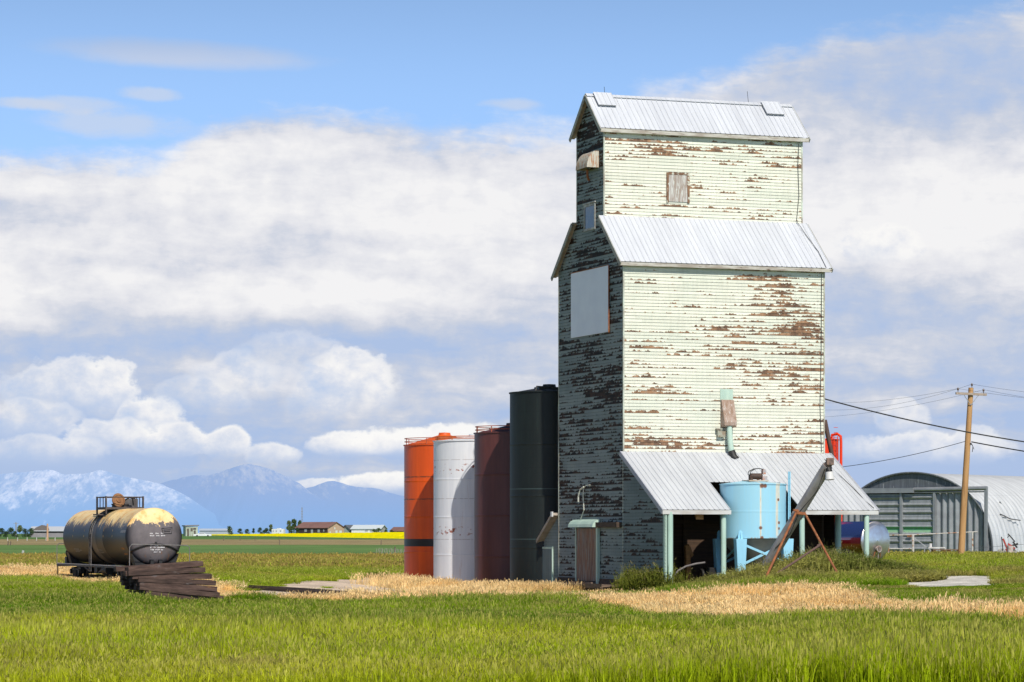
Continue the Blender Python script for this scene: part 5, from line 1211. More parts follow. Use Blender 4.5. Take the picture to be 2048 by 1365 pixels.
# ------------------------------------------------------------------ distant farmstead
YD = 1440.; M_ = YD/F            # metres per picture column there
def farp(px, Y=YD): return gp(px, Y)
WHT = mat('far_white_siding', (.80, .80, .80), (.72, .72, .73), .7, scale=.3)
def gable_house(name, label, px, wlen, wdep, wall_h, roof_h, rz, wall_m, end_m, roof_m, wins=(), Y=YD, over=.5):
    p = farp(px, Y); t = thing(name, label, 'building', (p.x, p.y, p.z-.3), rz)
    mb = MB(); mb.quad((-wlen/2, -wdep/2, 0), (wlen/2, -wdep/2, 0), (wlen/2, -wdep/2, wall_h), (-wlen/2, -wdep/2, wall_h)); mb.quad((-wlen/2, wdep/2, 0), (wlen/2, wdep/2, 0), (wlen/2, wdep/2, wall_h), (-wlen/2, wdep/2, wall_h)); mb.build('wall', wall_m, t)
    for s_ in (-1, 1):
        mb = MB(); mb.add([(s_*wlen/2, -wdep/2, 0), (s_*wlen/2, wdep/2, 0), (s_*wlen/2, wdep/2, wall_h), (s_*wlen/2, 0, wall_h+roof_h), (s_*wlen/2, -wdep/2, wall_h)], [(0, 1, 2, 3, 4)]); mb.build('gable_wall', end_m, t)
    mb = MB(); e = roof_h/(wdep/2)*over
    for s_ in (-1, 1):
        a = [(-wlen/2-over, s_*(wdep/2+over), wall_h-e), (wlen/2+over, s_*(wdep/2+over), wall_h-e), (wlen/2+over, 0, wall_h+roof_h), (-wlen/2-over, 0, wall_h+roof_h)]
        mb.add([Vector(q)+Vector((0, 0, k)) for k in (.05, .3) for q in a], [(0, 1, 2, 3), (4, 5, 6, 7), (0, 1, 5, 4), (1, 2, 6, 5), (3, 0, 4, 7), (2, 3, 7, 6)])
    mb.split('roof', roof_m, t)
    for (x0, x1, z0, z1, side) in wins:
        mb = MB()
        if side == 'f': mb.box(x0, x1, -wdep/2-.06, -wdep/2-.01, z0, z1)
        else: mb.box(wlen/2+.01, wlen/2+.06, x0, x1, z0, z1)
        mb.build('window', mat('far_window_pale', (.45, .47, .48), (.3, .32, .33), .3) if side == 'f' else mat('far_window_white', (.75, .78, .72), rough=.5), t)
    return t
DKB = mat('shaded_brown_cladding', (.055, .040, .042), (.04, .03, .03), .8, scale=.3); TANW = mat('sunlit_tan_cladding', (.56, .40, .27), (.48, .33, .22), .8, scale=.3); RBR = mat('red_brown_shingles', (.24, .125, .105), (.19, .10, .085), .85, scale=.2)  # long wall and gable end carry shade and sunlight in their colours
h = gable_house('farmhouse', 'brown two storey farmhouse with a red brown roof behind the canola', 640, 19.5, 13., 3.6, 2.6, R(-34), DKB, TANW, RBR, [(-4.5, -3.0, 1.7, 3.0, 'f'), (-.5, .8, .8, 2.9, 'f'), (3.6, 4.9, 1.4, 2.9, 'f'), (7, 7.6, 1.8, 2.8, 'f'), (-5.2, -4.2, .5, 1.9, 'e'), (-.5, 1.2, .4, 2.4, 'e'), (2.6, 4.6, .4, 2.3, 'e'), (-1.4, -.6, 2.9, 3.9, 'e')])
mb = MB(); mb.box(-9.7, 9.7, -6.62, -6.55, 0, .9); mb.build('foundation_band', mat('grey_foundation', (.30, .28, .28)), h)
gable_house('farmhouse', 'small grey roofed cottage tucked behind the brown farmhouse', 702, 7.5, 6., 2.6, 2.2, R(50), mat('pale_green_wall', (.50, .56, .54)), mat('pale_green_wall', (0, 0, 0)), mat('slate_roof', (.12, .13, .15), (.09, .10, .115), .7), [(-1, 0, .8, 2, 'f'), (1.5, 2.5, .8, 2, 'f')], Y=YD+12)
gable_house('farm_building', 'long white farm building with a pale metal roof right of the brown farmhouse', 738, 15., 9., 3.1, 1.7, R(-16), WHT, mat('cream_end', (.5, .46, .40)), mat('pale_blue_metal_roof', (.62, .68, .70), (.55, .6, .62), .5), [(-.5, 1., 1.9, 2.8, 'f'), (2, 3.2, 1.9, 2.8, 'f'), (4.2, 5.4, 1.9, 2.8, 'f')], Y=YD+6)
gable_house('farmhouse', 'low red brown roofed house next to the orange silo in the distance', 801, 7.5, 6.5, 2.1, 1.7, R(-34), mat('brown_house_wall', (.16, .09, .07)), mat('brick_tan_end', (.45, .30, .22)), mat('red_brown_shingles', (0, 0, 0)), [(-1, .4, .8, 1.7, 'f')], Y=YD+30)
p = farp(557, YD-6); t = thing('camper_trailer', 'white camper trailer parked left of the brown farmhouse', 'trailer', (p.x, p.y, p.z), R(-20))
mb = MB(); mb.prism([(-3.1, .5), (3.1, .5), (3.1, 2.75), (1.2, 2.85), (.9, 3.15), (-.2, 3.15), (-.5, 2.85), (-3.1, 2.7)], 1, -1.2, 1.2); mb.build('body', WHT, t, bevel=.05)
for x_ in (-2.2, -.6, 1.6):
    mb = MB(); mb.box(x_-.35, x_+.35, -1.24, -1.21, 1.5, 2.1); mb.build('window', mat('far_window_dark', (.35, .36, .38)), t)
for x_ in (-.3, .5):
    mb = MB(); mb.lathe([(.1, -.1), (.4, -.1), (.4, .1), (.1, .1)], 14, Matrix.Translation((x_, -1.1, .38)) @ Matrix.Rotation(R(90), 4, 'X')); mb.build('wheel', DARKM, t)
# ruined green building and white/red vehicles near it
p = farp(381, 1250); t = thing('ruined_building', 'tall ruined pale green building with a flat roof right of the tank wagon', 'building', (p.x, p.y, p.z-.2), R(20))
GRW = mat('ruin_green_wall', (.50, .56, .46), (.34, .36, .29), .85, scale=.5, stretch=(2, 2, .4), spots=(.20, .12, .08), thr=.58)
mb = MB(); mb.box(-2.6, 2.6, -2.2, 2.2, 0, 4.3); mb.build('wall', GRW, t)
mb = MB(); mb.prism([(-3.1, 4.3), (3.1, 4.55), (3.1, 4.95), (-3.1, 4.75)], 1, -2.6, 2.6); mb.build('roof', mat('grey_brown_flat_roof', (.22, .19, .17), (.16, .14, .12), .85), t)
for (a, c, z0, z1) in ((-2.0, -1.2, .2, 3.4), (-.5, .3, 2.2, 3.6), (.9, 1.7, .4, 2.6), (.6, 1.9, 2.9, 3.7)):
    mb = MB(); mb.box(a, c, -2.26, -2.205, z0, z1); mb.build('opening', mat('ruin_opening', (.12, .10, .08)), t)
p = farp(405, 1200); t = thing('parked_vehicle', 'low white vehicle parked at the foot of the ruined green building', 'vehicle', (p.x, p.y, p.z), R(5))
mb = MB(); mb.prism([(-3.6, .3), (3.6, .3), (3.6, .9), (1.5, 1.0), (.6, 1.5), (-1.4, 1.5), (-2.0, 1.05), (-3.6, 1.0)], 1, -.9, .9); mb.build('body', WHT, t, bevel=.05)
mb = MB(); mb.prism([(.45, 1.05), (1.1, 1.05), (.5, 1.42), (-1.2, 1.42), (-1.6, 1.05)], 1, -.93, -.91); mb.build('window', mat('far_window_dark', (0, 0, 0)), t)
for x_ in (-2.2, 2.2):
    mb = MB(); mb.lathe([(.1, -.1), (.36, -.1), (.36, .1), (.1, .1)], 14, Matrix.Translation((x_, -.85, .36)) @ Matrix.Rotation(R(90), 4, 'X')); mb.build('wheel', DARKM, t)
p = farp(432, 1500); t = thing('farm_building', 'long low pale grey shed far behind the ruined green building', 'building', (p.x, p.y, p.z-.2), 0)
mb = MB(); mb.box(-8, 8, -3, 3, 0, 2.2); mb.build('wall', mat('pale_grey_far_wall', (.42, .46, .52)), t); mb = MB(); mb.prism([(-3.4, 2.1), (3.4, 2.1), (0, 3.2)], 0, -8.3, 8.3); mb.build('roof', mat('pale_grey_far_roof', (.46, .52, .60)), t)
# barn on the left
p = farp(140, 1150); t = thing('barn', 'long grey barn with an open front on the far left', 'barn', (p.x, p.y, p.z-.2), 0)
GB = mat('grey_barn_boards', (.30, .28, .29), (.24, .22, .23), .85, scale=.4)
mb = MB(); mb.box(-14.5, 12, -5, 5, 0, 1.9); mb.build('wall', GB, t)
mb = MB(); mb.box(-14.5, 2, -5.06, -5.01, 1.9, 2.55); mb.box(4.2, 12, -5.06, -5.01, .3, 2.4); mb.split('opening', mat('barn_shadow_opening', (.025, .025, .03)), t)
mb = MB(); mb.prism([(-5.6, 2.5), (-5.6, 2.7), (0, 4.4), (5.6, 2.7), (5.6, 2.5)], 0, -14.9, 12.5); mb.build('roof', mat('pale_barn_roof', (.55, .57, .60), (.48, .50, .53), .5), t)
mb = MB(); mb.add([(-13.8, -5.3, 2.75), (-7., -5.3, 2.75), (-8.5, -5.3, 4.2), (-10.2, -5.3, 4.9), (-12.3, -5.3, 4.0)], [(0, 1, 2, 3, 4)]); mb.quad((-13.8, -5.3, 2.75), (-10.2, -5.3, 4.9), (-10.2, 0, 4.9), (-13.8, 0, 4.0)); mb.quad((-7., -5.3, 2.75), (-10.2, -5.3, 4.9), (-10.2, 0, 4.9), (-7., 0, 4.0)); mb.build('dormer', mat('brown_dormer', (.17, .14, .13)), t)
def simple_pole(px, py_top, Y, r_, m_, label, arm=True):
    p = farp(px, Y); t = thing('utility_pole', label, 'utility pole', p); z = wp(px, py_top, Y).z-p.z
    mb = MB(); mb.tube([(0, 0, 0), (0, 0, z)], [r_*1.2, r_], 8); mb.build('pole', m_, t)
    if arm: mb = MB(); mb.bar((-1.0, 0, z*.93), (1.0, 0, z*.93), .16); mb.build('cross_arm', m_, t)
simple_pole(95, 1048, 900, .26, mat('orange_pole', (.60, .38, .22), (.5, .3, .17), .8), 'orange tan pole in front of the far left barn', False)
simple_pole(32, 1045, 1150, .22, mat('grey_far_pole', (.33, .33, .33)), 'grey utility pole among the trees at the far left')
# lattice mast
p = farp(604, YD+20); t = thing('radio_mast', 'thin lattice mast beside the trees at the brown farmhouse', 'mast', p)
z = wp(604, 1015, YD+20).z-p.z; mb = MB(); q = [(.0, .55), (-.48, -.28), (.48, -.28)]
for (x_, y_) in q: mb.tube([(x_*1.6, y_*1.6, 0), (x_*.3, y_*.3, z)], .06, 5)
for i in range(10):
    f0, f1 = i/10, (i+1)/10
    for j in range(3):
        a, c = q[j], q[(j+1) % 3]; w0, w1 = 1.6-1.3*f0, 1.6-1.3*f1
        mb.bar((a[0]*w0, a[1]*w0, z*f0), (c[0]*w1, c[1]*w1, z*f1), .05)
mb.build('lattice', mat('grey_far_pole', (0, 0, 0)), t)
mb = MB(); mb.bar((-.5, 0, z*.85), (.5, 0, z*.85), .1); mb.bar((0, 0, z), (0, 0, z+1), .06); mb.build('antenna', mat('grey_far_pole', (0, 0, 0)), t)
# ------------------------------------------------------------------ trees
def tree_mesh(kind, seed, H=10., Wd=7.):
    r = random.Random(seed); tr = MB(); tr.tube([(0, 0, 0), (.1, .05, H*.35), (.0, .1, H*.8)], [.035*H*.5, .02*H*.5, .01*H*.5], 7)
    lobes = []
    for i in range(9 if kind != 'tall' else 8):
        a = r.uniform(0, 6.28); hh = r.uniform(.25, .88); rad = (.30 if kind == 'round' else .22)*Wd*(1.15-hh)*1.1
        c = Vector((math.cos(a)*rad, math.sin(a)*rad, H*hh)); s_ = r.uniform(.20, .32)*Wd
        lobes.append((c, s_)); tr.tube([(0, 0, H*max(.15, hh-.25)), tuple(c)], [.012*H*.5, .004*H*.5], 5)
    lobes.append((Vector((0, 0, H*.9)), .12*H)); cr = MB()
    for c, s_ in lobes:
        for i in range(170):
            v = Vector((r.gauss(0, 1), r.gauss(0, 1), r.gauss(0, 1))).normalized()*s_*(r.uniform(.3, 1.)**.5)*r.uniform(.8, 1.15); v.z *= 1.05
            p = c+v; q = r.uniform(.18, .40)*H*.07+.12
            a = Vector((r.gauss(0, 1), r.gauss(0, 1), r.gauss(0, 1))).normalized(); b2 = a.orthogonal().normalized(); a2 = a.cross(b2)
            cr.add([p-b2*q, p+a2*q*.6, p+b2*q, p-a2*q*.6], [(0, 1, 2, 3)])
    return tr, cr
def leafmat(name, c, c2):
    m, g, b = new_mat(name); n = g.noise(g.pos(), .55, 3, .6); n2 = g.noise(g.pos(), 2.5, 2, .5)
    g.put(b.inputs['Base Color'], g.mix(g.sm(n*.6+n2*.4, .35, .65), c2, c)); b.inputs['Roughness'].default_value = .8; b.inputs['Specular IOR Level'].default_value = .2; return m
LFM = [leafmat('tree_leaves_mid', (.115, .175, .065), (.055, .095, .04)), leafmat('tree_leaves_dark', (.075, .125, .055), (.035, .065, .03)), leafmat('tree_leaves_pale', (.20, .24, .10), (.10, .14, .06))]
BARK = mat('grey_bark', (.14, .11, .08))
PRO = []
for k, (kind, sd_, W_) in enumerate((('round', 1, 9.), ('tall', 2, 5.), ('tall', 3, 6.))):
    tr, cr = tree_mesh(kind, sd_, 10., W_); PRO.append((tr.mesh('trunk', BARK), [cr.mesh('crown', LFM[i]) for i in range(3)]))
def tree(px, py_top, Y, k, lm, label, wide=1.25, group='trees around the distant farm'):
    p = farp(px, Y); H = wp(px, py_top, Y).z-p.z; s_ = H/10.4
    t = thing('tree', label, 'tree', (p.x, p.y, p.z-.1), random.uniform(0, 6), group); t.scale = (s_*wide, s_*wide, s_)
    for nm, me_ in (('trunk', PRO[k][0]), ('crown', PRO[k][1][lm])):
        o = bpy.data.objects.new(nm, me_); COL.objects.link(o); o.parent = t
for a in [(3, 1056, 1150, 0, 1, 'dark bushy tree at the left picture edge'), (22, 1055, 1160, 0, 1, 'dark bushy tree left of the grey far pole'), (40, 1050, 1170, 2, 2, 'pale open tree just right of the grey far pole'), (50, 1057, 1120, 0, 1, 'round dark tree left of the barn, the larger of two', 1.1), (62, 1056, 1140, 0, 1, 'round dark tree touching the left end of the barn'), (12, 1062, 1140, 0, 1, 'low dark shrub tree at the far left'), (30, 1062, 1130, 0, 1, 'low shrub tree at the foot of the grey far pole'),
          (459, 1052, 1350, 0, 1, 'round dark green tree standing alone left of the hedge', 1.0), (480, 1057, 1450, 0, 1, 'leftmost small tree of the hedge row', 1.2), (494, 1058, 1450, 0, 1, 'second small tree of the hedge row', 1.3), (507, 1056, 1450, 1, 1, 'narrow pointed tree in the hedge row'), (520, 1055, 1440, 0, 1, 'broad tree right of the narrow pointed one', 1.0), (533, 1056, 1440, 0, 1, 'broad dark tree left of the camper trailer'), (542, 1048, 1450, 1, 2, 'tall thin tree just left of the camper trailer'), (528, 1060, 1430, 0, 1, 'lowest bush tree of the hedge row'),
          (578, 1040, 1446, 1, 2, 'tall pale poplar, the left one beside the brown farmhouse', 1.1), (588, 1037, 1450, 1, 0, 'tallest poplar beside the brown farmhouse', 1.25), (600, 1040, 1455, 2, 0, 'poplar under the lattice mast', .9), (583, 1052, 1430, 0, 0, 'lower leafy tree in front of the poplars'), (595, 1055, 1436, 0, 1, 'dark shrub tree against the brown farmhouse wall', .8), (664, 1043, 1475, 1, 1, 'tree top showing above the brown farmhouse roof'), (757, 1056, 1432, 0, 0, 'round bush tree at the right end of the white building'), (748, 1058, 1432, 0, 0, 'smaller bush tree at the right end of the white building'), (772, 1059, 1436, 0, 1, 'low dark bush tree left of the low red brown house'), (783, 1060, 1436, 0, 1, 'lowest bush tree next to the low red brown house')]:
    tree(*a)
# ------------------------------------------------------------------ fences and posts across the fields
def fpost(px, pyt, pyb, Y, m_, label, r_=.09, group='fence posts across the fields'):
    p = farp(px, Y); z = (pyb-pyt)/F*Y; mb = MB(); mb.tube([(p.x, p.y, p.z-.2), (p.x+.02, p.y, p.z+z*.6), (p.x+.05, p.y, p.z+z)], [r_*1.15, r_*1.05, r_], 7); tag(mb.build('fence_post', m_), label, 'fence post', group)
PW, PD = mat('pale_fence_post', (.50, .50, .46), (.4, .4, .36), .8), mat('dark_fence_post', (.16, .12, .09), (.11, .08, .06), .85)
for i, px in enumerate((15, 35, 54, 73, 92, 110)): fpost(px, 1079, 1086, 900, PW, 'small pale fence post in the row on the green field left of the tank wagon', .13)
fpost(45.5, 1107, 1117, 330, PW, 'white marker post standing alone in the left field', .13)
for px in (16, 21): fpost(px, 1087, 1095, 620, PD, 'dark fence post in the pale strip at the far left', .10)
for px in (447, 480, 510, 558): fpost(px, 1077, 1086, 900, PD, 'small dark fence post in the pale strip behind the tie pile', .08)
for px, tp_ in ((559, 1084), (762, 1078)): fpost(px, tp_, tp_+9, 650, PD, 'taller dark fence post in the pale strip, %s' % ('below the camper trailer' if px < 600 else 'left of the orange silo'), .08)
# snow fence
Ys = 300.; p0 = farp(780, Ys); t = thing('snow_fence', 'grey slatted snow fence panel in the field left of the orange silo', 'fence', p0)
for i in range(23):
    px = 751+i*3.2; p = gp(px, Ys+.3*math.sin(i))-p0; k = random.uniform(-.08, .08)
    mb = MB(); mb.bar((p.x, p.y, p.z), (p.x+.15+k, p.y, p.z+.92+k), .05, .02, up=(0, 1, 0)); mb.build('slat', mat('silver_slat', (.34, .31, .27), (.24, .21, .18), .85), t)
mb = MB(); a, c = gp(750, Ys)-p0, gp(822, Ys)-p0
for z in (.3, .75): mb.tube([a+Vector((0, 0, z)), c+Vector((.1, 0, z+.02))], .012, 5)
mb.split('wire', mat('grey_wire', (0, 0, 0)), t)
for px in (748, 790): 
    p = gp(px, Ys)-p0; mb = MB(); mb.tube([(p.x, p.y-.1, p.z-.2), (p.x, p.y-.1, p.z+(.55 if px < 760 else 1.1))], .06, 7); mb.build('post', PD, t)
# ------------------------------------------------------------------ grass (one object per kind, clumps scattered by geometry nodes)
def clump(kind, seed):
    """verts, faces, per-vertex colour factor (r: brightness, g: head/tip weight)"""
    r = np.random.default_rng(seed); vs, fs, cs = [], [], []
    spec = {'green': (66, .25, .20, .52, .0075), 'far': (40, .55, .25, .60, .022), 'dry': (56, .32, .22, .60, .007), 'weed': (40, .40, .45, 1.0, .020)}[kind]
    n, rad, h0, h1, wd = spec
    for i in range(n):
        a = r.uniform(0, 6.28); q = rad*math.sqrt(r.uniform()); x, y = q*math.cos(a), q*math.sin(a)
        h = r.uniform(h0, h1); la = r.uniform(0, 6.28); lean = h*abs(r.normal(0, .30)); w_ = wd*r.uniform(.6, 1.3); fa = r.uniform(0, 3.14)
        dx, dy = math.cos(la)*lean, math.sin(la)*lean; wx, wy = math.cos(fa)*w_, math.sin(fa)*w_; br = r.uniform(.62, 1.30)
        o = len(vs); vs += [(x-wx, y-wy, -.03), (x+wx, y+wy, -.03), (x+dx*.35-wx*.8, y+dy*.35-wy*.8, h*.6), (x+dx*.35+wx*.8, y+dy*.35+wy*.8, h*.6), (x+dx, y+dy, h)]
        fs += [(o, o+1, o+3, o+2), (o+2, o+3, o+4)]; cs += [(br*(.78 if kind == 'dry' else .55), 0, 0)]*2+[(br, 0, 0)]*2+[(br*1.12, .1, 0)]
        seed_p = {'green': .16, 'far': .25, 'dry': .5, 'weed': .2}[kind]
        if r.uniform() < seed_p:                                     # seed head
            hh = h*r.uniform(1.0, 1.25); tx, ty = x+dx*1.1, y+dy*1.1; l = .10*r.uniform(.7, 1.4)*(1.6 if kind == 'far' else 1); ws = (.008 if kind != 'far' else .02)
            o = len(vs); vs += [(tx-ws, ty, hh-l), (tx+ws, ty, hh-l), (tx+dx*.15+ws*1.4, ty+dy*.15, hh-l*.4), (tx+dx*.15-ws*1.4, ty+dy*.15, hh-l*.4), (tx+dx*.25, ty+dy*.25, hh)]
            fs += [(o, o+1, o+2, o+3), (o+3, o+2, o+4)]; cs += [(br, 1, 0)]*5
            o = len(vs); vs += [(x+dx-.003, y+dy, h*.7), (x+dx+.003, y+dy, h*.7), (tx, ty, hh-l)]; fs += [(o, o+1, o+2)]; cs += [(br, .7, 0)]*3
        if kind == 'weed':
            for k in range(5):
                t_ = r.uniform(.25, 1.); la2 = r.uniform(0, 6.28); ll = r.uniform(.05, .13); cx_, cy_, cz_ = x+dx*t_*t_, y+dy*t_*t_, h*t_
                ux, uy = math.cos(la2)*ll, math.sin(la2)*ll; vx, vy = -math.sin(la2)*ll*.35, math.cos(la2)*ll*.35; dz_ = r.uniform(-.04, .05)
                o = len(vs); vs += [(cx_, cy_, cz_), (cx_+ux*.5+vx, cy_+uy*.5+vy, cz_+dz_), (cx_+ux, cy_+uy, cz_+dz_*.5), (cx_+ux*.5-vx, cy_+uy*.5-vy, cz_+dz_)]
                fs += [(o, o+1, o+2, o+3)]; cs += [(br*r.uniform(.7, 1.2), 0, 0)]*4
    return vs, fs, cs
def grass_mat(name, head):
    m, g, b = new_mat(name); nt = m.node_tree; nt.nodes.remove(b)
    tint = g.attr('tint', 'INSTANCER'); bc = g.attr('bc'); br, hd_, _ = g.sep(bc)
    col = g.mix(hd_*.75, tint, head)
    col = g.scalecol(col, br)
    d_ = g.node('ShaderNodeBsdfDiffuse'); g.put(d_.inputs[0], col); tl = g.node('ShaderNodeBsdfTranslucent'); g.put(tl.inputs[0], g.scalecol(col, 1.1))
    mx = g.node('ShaderNodeMixShader'); mx.inputs[0].default_value = .34; nt.links.new(d_.outputs[0], mx.inputs[1]); nt.links.new(tl.outputs[0], mx.inputs[2])
    nt.links.new(mx.outputs[0], nt.nodes['Material Output'].inputs[0]); return m
def scatter_tree():
    ng = bpy.data.node_groups.new('scatter_clumps', 'GeometryNodeTree')
    ng.interface.new_socket('Geometry', in_out='INPUT', socket_type='NodeSocketGeometry'); ng.interface.new_socket('Geometry', in_out='OUTPUT', socket_type='NodeSocketGeometry')
    N = ng.nodes.new; Lk = ng.links.new
    gi, go = N('NodeGroupInput'), N('NodeGroupOutput')
    def at(name, typ):
        n = N('GeometryNodeInputNamedAttribute'); n.data_type = typ; n.inputs['Name'].default_value = name; return n.outputs['Attribute']
    sp = N('GeometryNodeSeparateGeometry'); sp.domain = 'POINT'; Lk(gi.outputs[0], sp.inputs['Geometry'])
    src = at('src', 'FLOAT'); Lk(src, sp.inputs['Selection'])
    si = N('GeometryNodeSplitToInstances'); si.domain = 'POINT'; Lk(sp.outputs['Selection'], si.inputs['Geometry']); Lk(at('vid', 'INT'), si.inputs['Group ID'])
    ip = N('GeometryNodeInstanceOnPoints'); Lk(sp.outputs['Inverted'], ip.inputs['Points']); Lk(si.outputs['Instances'], ip.inputs['Instance']); ip.inputs['Pick Instance'].default_value = True
    Lk(at('vid', 'INT'), ip.inputs['Instance Index'])
    cb = N('ShaderNodeCombineXYZ'); Lk(at('rot', 'FLOAT'), cb.inputs['Z']); Lk(cb.outputs[0], ip.inputs['Rotation']); 
    Lk(at('scl', 'FLOAT_VECTOR'), ip.inputs['Scale']); Lk(ip.outputs[0], go.inputs[0]); return ng
NG = scatter_tree()
def grass(name, kind, x, y, tint, sc, scz, m, label, cat, nvar=5, dz=0.):
    vs, fs, cs, vid = [], [], [], []
    for k in range(nvar):
        a, f, c = clump(kind, 100+k*7+len(kind)); o = len(vs); vs += a; fs += [tuple(i+o for i in q) for q in f]; cs += c; vid += [k]*len(a)
    ns, npt = len(vs), len(x)
    P = np.stack([x, y, gz(x, y)+dz], -1)
    me = bpy.data.meshes.new(name); me.from_pydata(vs+P.tolist(), [], fs)
    def fa(nm, typ, arr, key='value'):
        a = me.attributes.new(nm, typ, 'POINT'); a.data.foreach_set(key, np.ascontiguousarray(arr).ravel())
    fa('src', 'FLOAT', np.r_[np.ones(ns), np.zeros(npt)].astype('f4'))
    fa('vid', 'INT', np.r_[np.array(vid), RNG.integers(0, nvar, npt)].astype('i4'))
    fa('rot', 'FLOAT', np.r_[np.zeros(ns), RNG.uniform(0, 6.28, npt)].astype('f4'))
    S = np.stack([sc, sc, scz], -1); fa('scl', 'FLOAT_VECTOR', np.r_[np.ones((ns, 3)), S].astype('f4'), 'vector')
    fa('bc', 'FLOAT_COLOR', np.r_[np.c_[np.array(cs), np.ones(ns)], np.ones((npt, 4))].astype('f4'), 'color')
    fa('tint', 'FLOAT_COLOR', np.r_[np.ones((ns, 4)), np.c_[tint, np.ones(npt)]].astype('f4'), 'color')
    me.materials.append(m)
    o = bpy.data.objects.new(name, me); COL.objects.link(o); md = o.modifiers.new('scatter', 'NODES'); md.node_group = NG
    o['kind'] = 'stuff'; return tag(o, label, cat)
def sample(y0, y1, dens, margin=7.):
    area = 0; half0, half1 = y0*1024/F+margin, y1*1024/F+margin
    n = int((half0+half1)*(y1-y0)*dens); y = RNG.uniform(y0, y1, n); hm = half1
    x = RNG.uniform(-hm, hm, n); k = np.abs(x) < y*1024/F+margin; return x[k], y[k]
def clear_of(x, y):
    tuft = near_noise(x, y, 1.1, 71) > 1.0
    k = ~(inside(FLOOR, x, y) | (inside(GRAVEL, x+near_noise(x, y, 1., 7)*.9, y+near_noise(x, y, .6, 8)*3.) & ~tuft) | inside(ROAD, x, y) | inside(PATCH, x, y))
    for (u, v, r_) in ((du, dv, dr_), (mu, mv, mr), (wu, wv_, wr), (ou, ov_, orr)):
        p = b2w(u, v); k &= np.hypot(x-p.x, y-p.y) > r_+.05
    pl = (x-c0.x)*tx.x+(y-c0.y)*tx.y; pw_ = (x-c0.x)*ty.x+(y-c0.y)*ty.y
    k &= ~((np.abs(pl) < 1.35) & (pw_ > -.45) & (pw_ < 2.3)); return k
def low_near(x, y):
    """shorter growth beside the pile and along the wagon"""
    pl = (x-c0.x)*tx.x+(y-c0.y)*tx.y; pw_ = (x-c0.x)*ty.x+(y-c0.y)*ty.y
    f = np.where((np.abs(pl) < 1.7) & (pw_ > -4.5) & (pw_ < 2.6), .32, 1.)
    f = f*np.where((x > -12) & (x < -3.4) & (y > 103) & (y < 152), .36, 1.)
    n_ = Vector((math.cos(AXA), math.sin(AXA), 0)); al = (x-NEAR.x)*AX.x+(y-NEAR.y)*AX.y; ac = (x-NEAR.x)*n_.x+(y-NEAR.y)*n_.y
    q_ = b2w(-1.2, 4.2); f = f*np.where(np.hypot(x-q_.x, y-q_.y) < 6., .45, 1.); f = f*np.where((x > -.8) & (x < 6.5) & (y > 106) & (y < 144), .5, 1.)
    f = f*np.where((x > 14) & (x < 23) & (y > 104) & (y < 124), .35, 1.)
    return f*np.where((al > -12) & (al < 20) & (np.abs(ac+1.) < 5), .38, 1.)
GX_, GY_, GT, GS, GZs = [], [], [], [], []; DX, DY, DS, DZs = [], [], [], []
for (y0, y1, dn_, s_) in ((44, 62, 22, 1.), (62, 84, 17, 1.05), (84, 110, 12, 1.2), (110, 150, 9, 1.3), (150, 185, 6, 1.5)):
    x, y = sample(y0, y1, dn_); k = clear_of(x, y); x, y = x[k], y[k]; d_ = dry_mask(x, y)
    xg, yg = x[~d_], y[~d_]; hv = .85+.45*near_noise(xg, yg, .35, 41); lo = np.clip(1.1-.3*sstep((yg-62)/15), .7, 1.2)
    GX_.append(xg); GY_.append(yg); GS.append(np.full(len(xg), s_)*RNG.uniform(.8, 1.2, len(xg))); GZs.append(np.clip(hv, .5, 1.4)*lo*RNG.uniform(.75, 1.2, len(xg))*low_near(xg, yg))
    xd, yd = x[d_], y[d_]; kk = RNG.uniform(size=len(xd)) < .8; xd, yd = xd[kk], yd[kk]
    DX.append(xd); DY.append(yd); DS.append(np.full(len(xd), s_)*RNG.uniform(.8, 1.25, len(xd))); DZs.append(np.clip(.56+.5*near_noise(xd, yd, .7, 42), .22, 1.3)*RNG.uniform(.7, 1.15, len(xd))*low_near(xd, yd))
# straw also sprinkled into the living grass and the other way round
x, y = np.concatenate(GX_), np.concatenate(GY_); tg = tint_green(x, y); 
mixd = (near_noise(x, y, .8, 55) > np.where((x > 8) & (y > 84) & (y < 136), .25, .72)); tg[mixd] = tg[mixd]*.4+np.array([.52, .38, .15])*.6
tg *= RNG.uniform(.7, 1.25, (len(x), 1))*(1+.16*near_noise(x, y, .25, 91))[:, None]
HEAD = (.42, .37, .10)
grass('meadow_grass', 'green', x, y, tg, np.concatenate(GS), np.concatenate(GZs), grass_mat('meadow_grass_blades', HEAD), 'green meadow grass with pale seed heads covering the foreground', 'grass')
# tall straw banked against the silos, shed and gable
def bank(pts, n, spread, hs):
    X_, Y_, H_ = [], [], []
    for _ in range(n):
        i = random.randrange(len(pts)-1); t_ = random.random(); p = Vector(pts[i]).lerp(Vector(pts[i+1]), t_)
        X_.append(p.x+random.gauss(0, spread)); Y_.append(p.y+random.gauss(0, spread)); H_.append(hs*random.uniform(.6, 1.25))
    return np.array(X_), np.array(Y_), np.array(H_)
bx, by, bh = bank([(-6.5, 160, 0), (-3.5, 152, 0), (-1., 147.5, 0), (1.0, 144.5, 0), (2.0, 144., 0)], 640, .8, 1.05)
bx2, by2, bh2 = bank([(3.0, 141.2, 0), (5.0, 137.8, 0), (7.6, 134.0, 0)], 90, .5, .45)
xd = np.concatenate(DX+[bx, bx2]); yd = np.concatenate(DY+[by, by2]); sd_ = np.concatenate(DS+[np.full(len(bx), 1.4), np.full(len(bx2), 1.2)]); sz = np.concatenate(DZs+[bh, bh2])
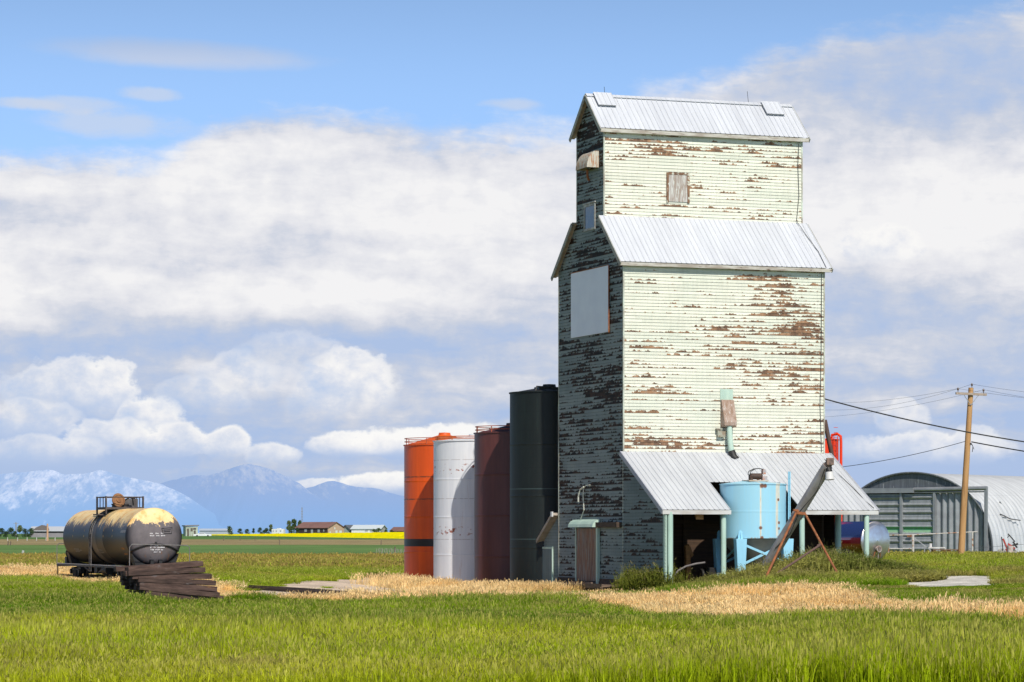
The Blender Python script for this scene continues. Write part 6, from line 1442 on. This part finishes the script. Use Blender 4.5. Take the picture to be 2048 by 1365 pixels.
td = tint_dry(xd, yd)*RNG.uniform(.8, 1.2, (len(xd), 1)); gg = (near_noise(xd, yd, .7, 77) > .62) & (RNG.uniform(size=len(xd)) < .75) | (RNG.uniform(size=len(xd)) < .06); td[gg] = np.array([.17, .23, .025])*RNG.uniform(.7, 1.3, (gg.sum(), 1))
grass('dry_grass', 'dry', xd, yd, td, sd_, sz, grass_mat('dry_grass_blades', (.95, .70, .36)), 'dry straw coloured grass in the belt along the old track and the silos', 'grass')
# rank weeds in front of the driveway
n = 11000; x = RNG.uniform(4, 24, n); y = RNG.uniform(119, 146, n); k = inside(WEEDS, x, y); x, y = x[k], y[k]
ed = near_noise(x, y, .55, 61); k = ed > -.85; x, y, ed = x[k], y[k], ed[k]
u_ = (x-BA.x)*math.cos(BROT)+(y-BA.y)*math.sin(BROT); v_ = -(x-BA.x)*math.sin(BROT)+(y-BA.y)*math.cos(BROT)
prof_ = sstep((-v_-3.4)/1.3)*(1-.75*sstep((-v_-6.6)/5.))
open_ = np.exp(-(((u_-6.2)/2.6)**2+((v_+11.)/3.)**2)); k = RNG.uniform(size=len(x)) > open_*1.2; x, y, prof_, ed, u_ = x[k], y[k], prof_[k], ed[k], u_[k]
wt = np.clip(.5+.5*near_noise(x, y, .6, 62), 0, 1)[:, None]; wt = np.array([.155, .21, .035])*wt+np.array([.52, .47, .13])*(1-wt)
bx, by, bh = bank([b2w(.2, -1.2), b2w(-.25, -3.0), b2w(.1, -4.8)], 190, .38, 1.35)
bt = np.tile(np.array([[.20, .22, .035]]), (len(bx), 1))
x = np.r_[x, bx]; y = np.r_[y, by]; wt = np.r_[wt, bt]*RNG.uniform(.75, 1.25, (len(x), 1)); hz_ = np.r_[(.26+.86*prof_)*np.clip(1+.55*ed, .35, 1.7)*(.45+.55*sstep((u_-.8)/2.))*(1-.45*sstep((u_-8)/2.5)), bh*.8]*RNG.uniform(.75, 1.15, len(x))
grass('rank_weeds', 'weed', x, y, wt, np.full(len(x), 1.05), hz_, grass_mat('rank_weed_leaves', (.30, .24, .12)), 'rank olive weeds growing around the tank legs and driveway posts', 'weeds')
# coarser cover on the field behind, out to the crop
x, y = sample(185, 240, 2.2, 6); x2, y2 = sample(240, 300, .9, 8); x = np.r_[x, x2]; y = np.r_[y, y2]; k = clear_of(x, y)
lx = (x-QC.x)*math.cos(QA)+(y-QC.y)*math.sin(QA); ly = -(x-QC.x)*math.sin(QA)+(y-QC.y)*math.cos(QA); k &= ~((np.abs(lx) < QR+.1) & (ly > -.2) & (ly < QL+.2)); x, y = x[k], y[k]
tf = tint_green(x, y)*RNG.uniform(.75, 1.2, (len(x), 1))
grass('field_grass', 'far', x, y, tf, RNG.uniform(1.1, 1.7, len(x)), RNG.uniform(.5, .95, len(x))*np.where((x > 12) & (y < 225), .5, 1.), grass_mat('field_grass_blades', (.42, .27, .10)), 'rough seeding grass on the field behind the tank wagon and around the shed', 'grass')
print('grass clumps', len(tg), len(xd), len(wt), len(x))
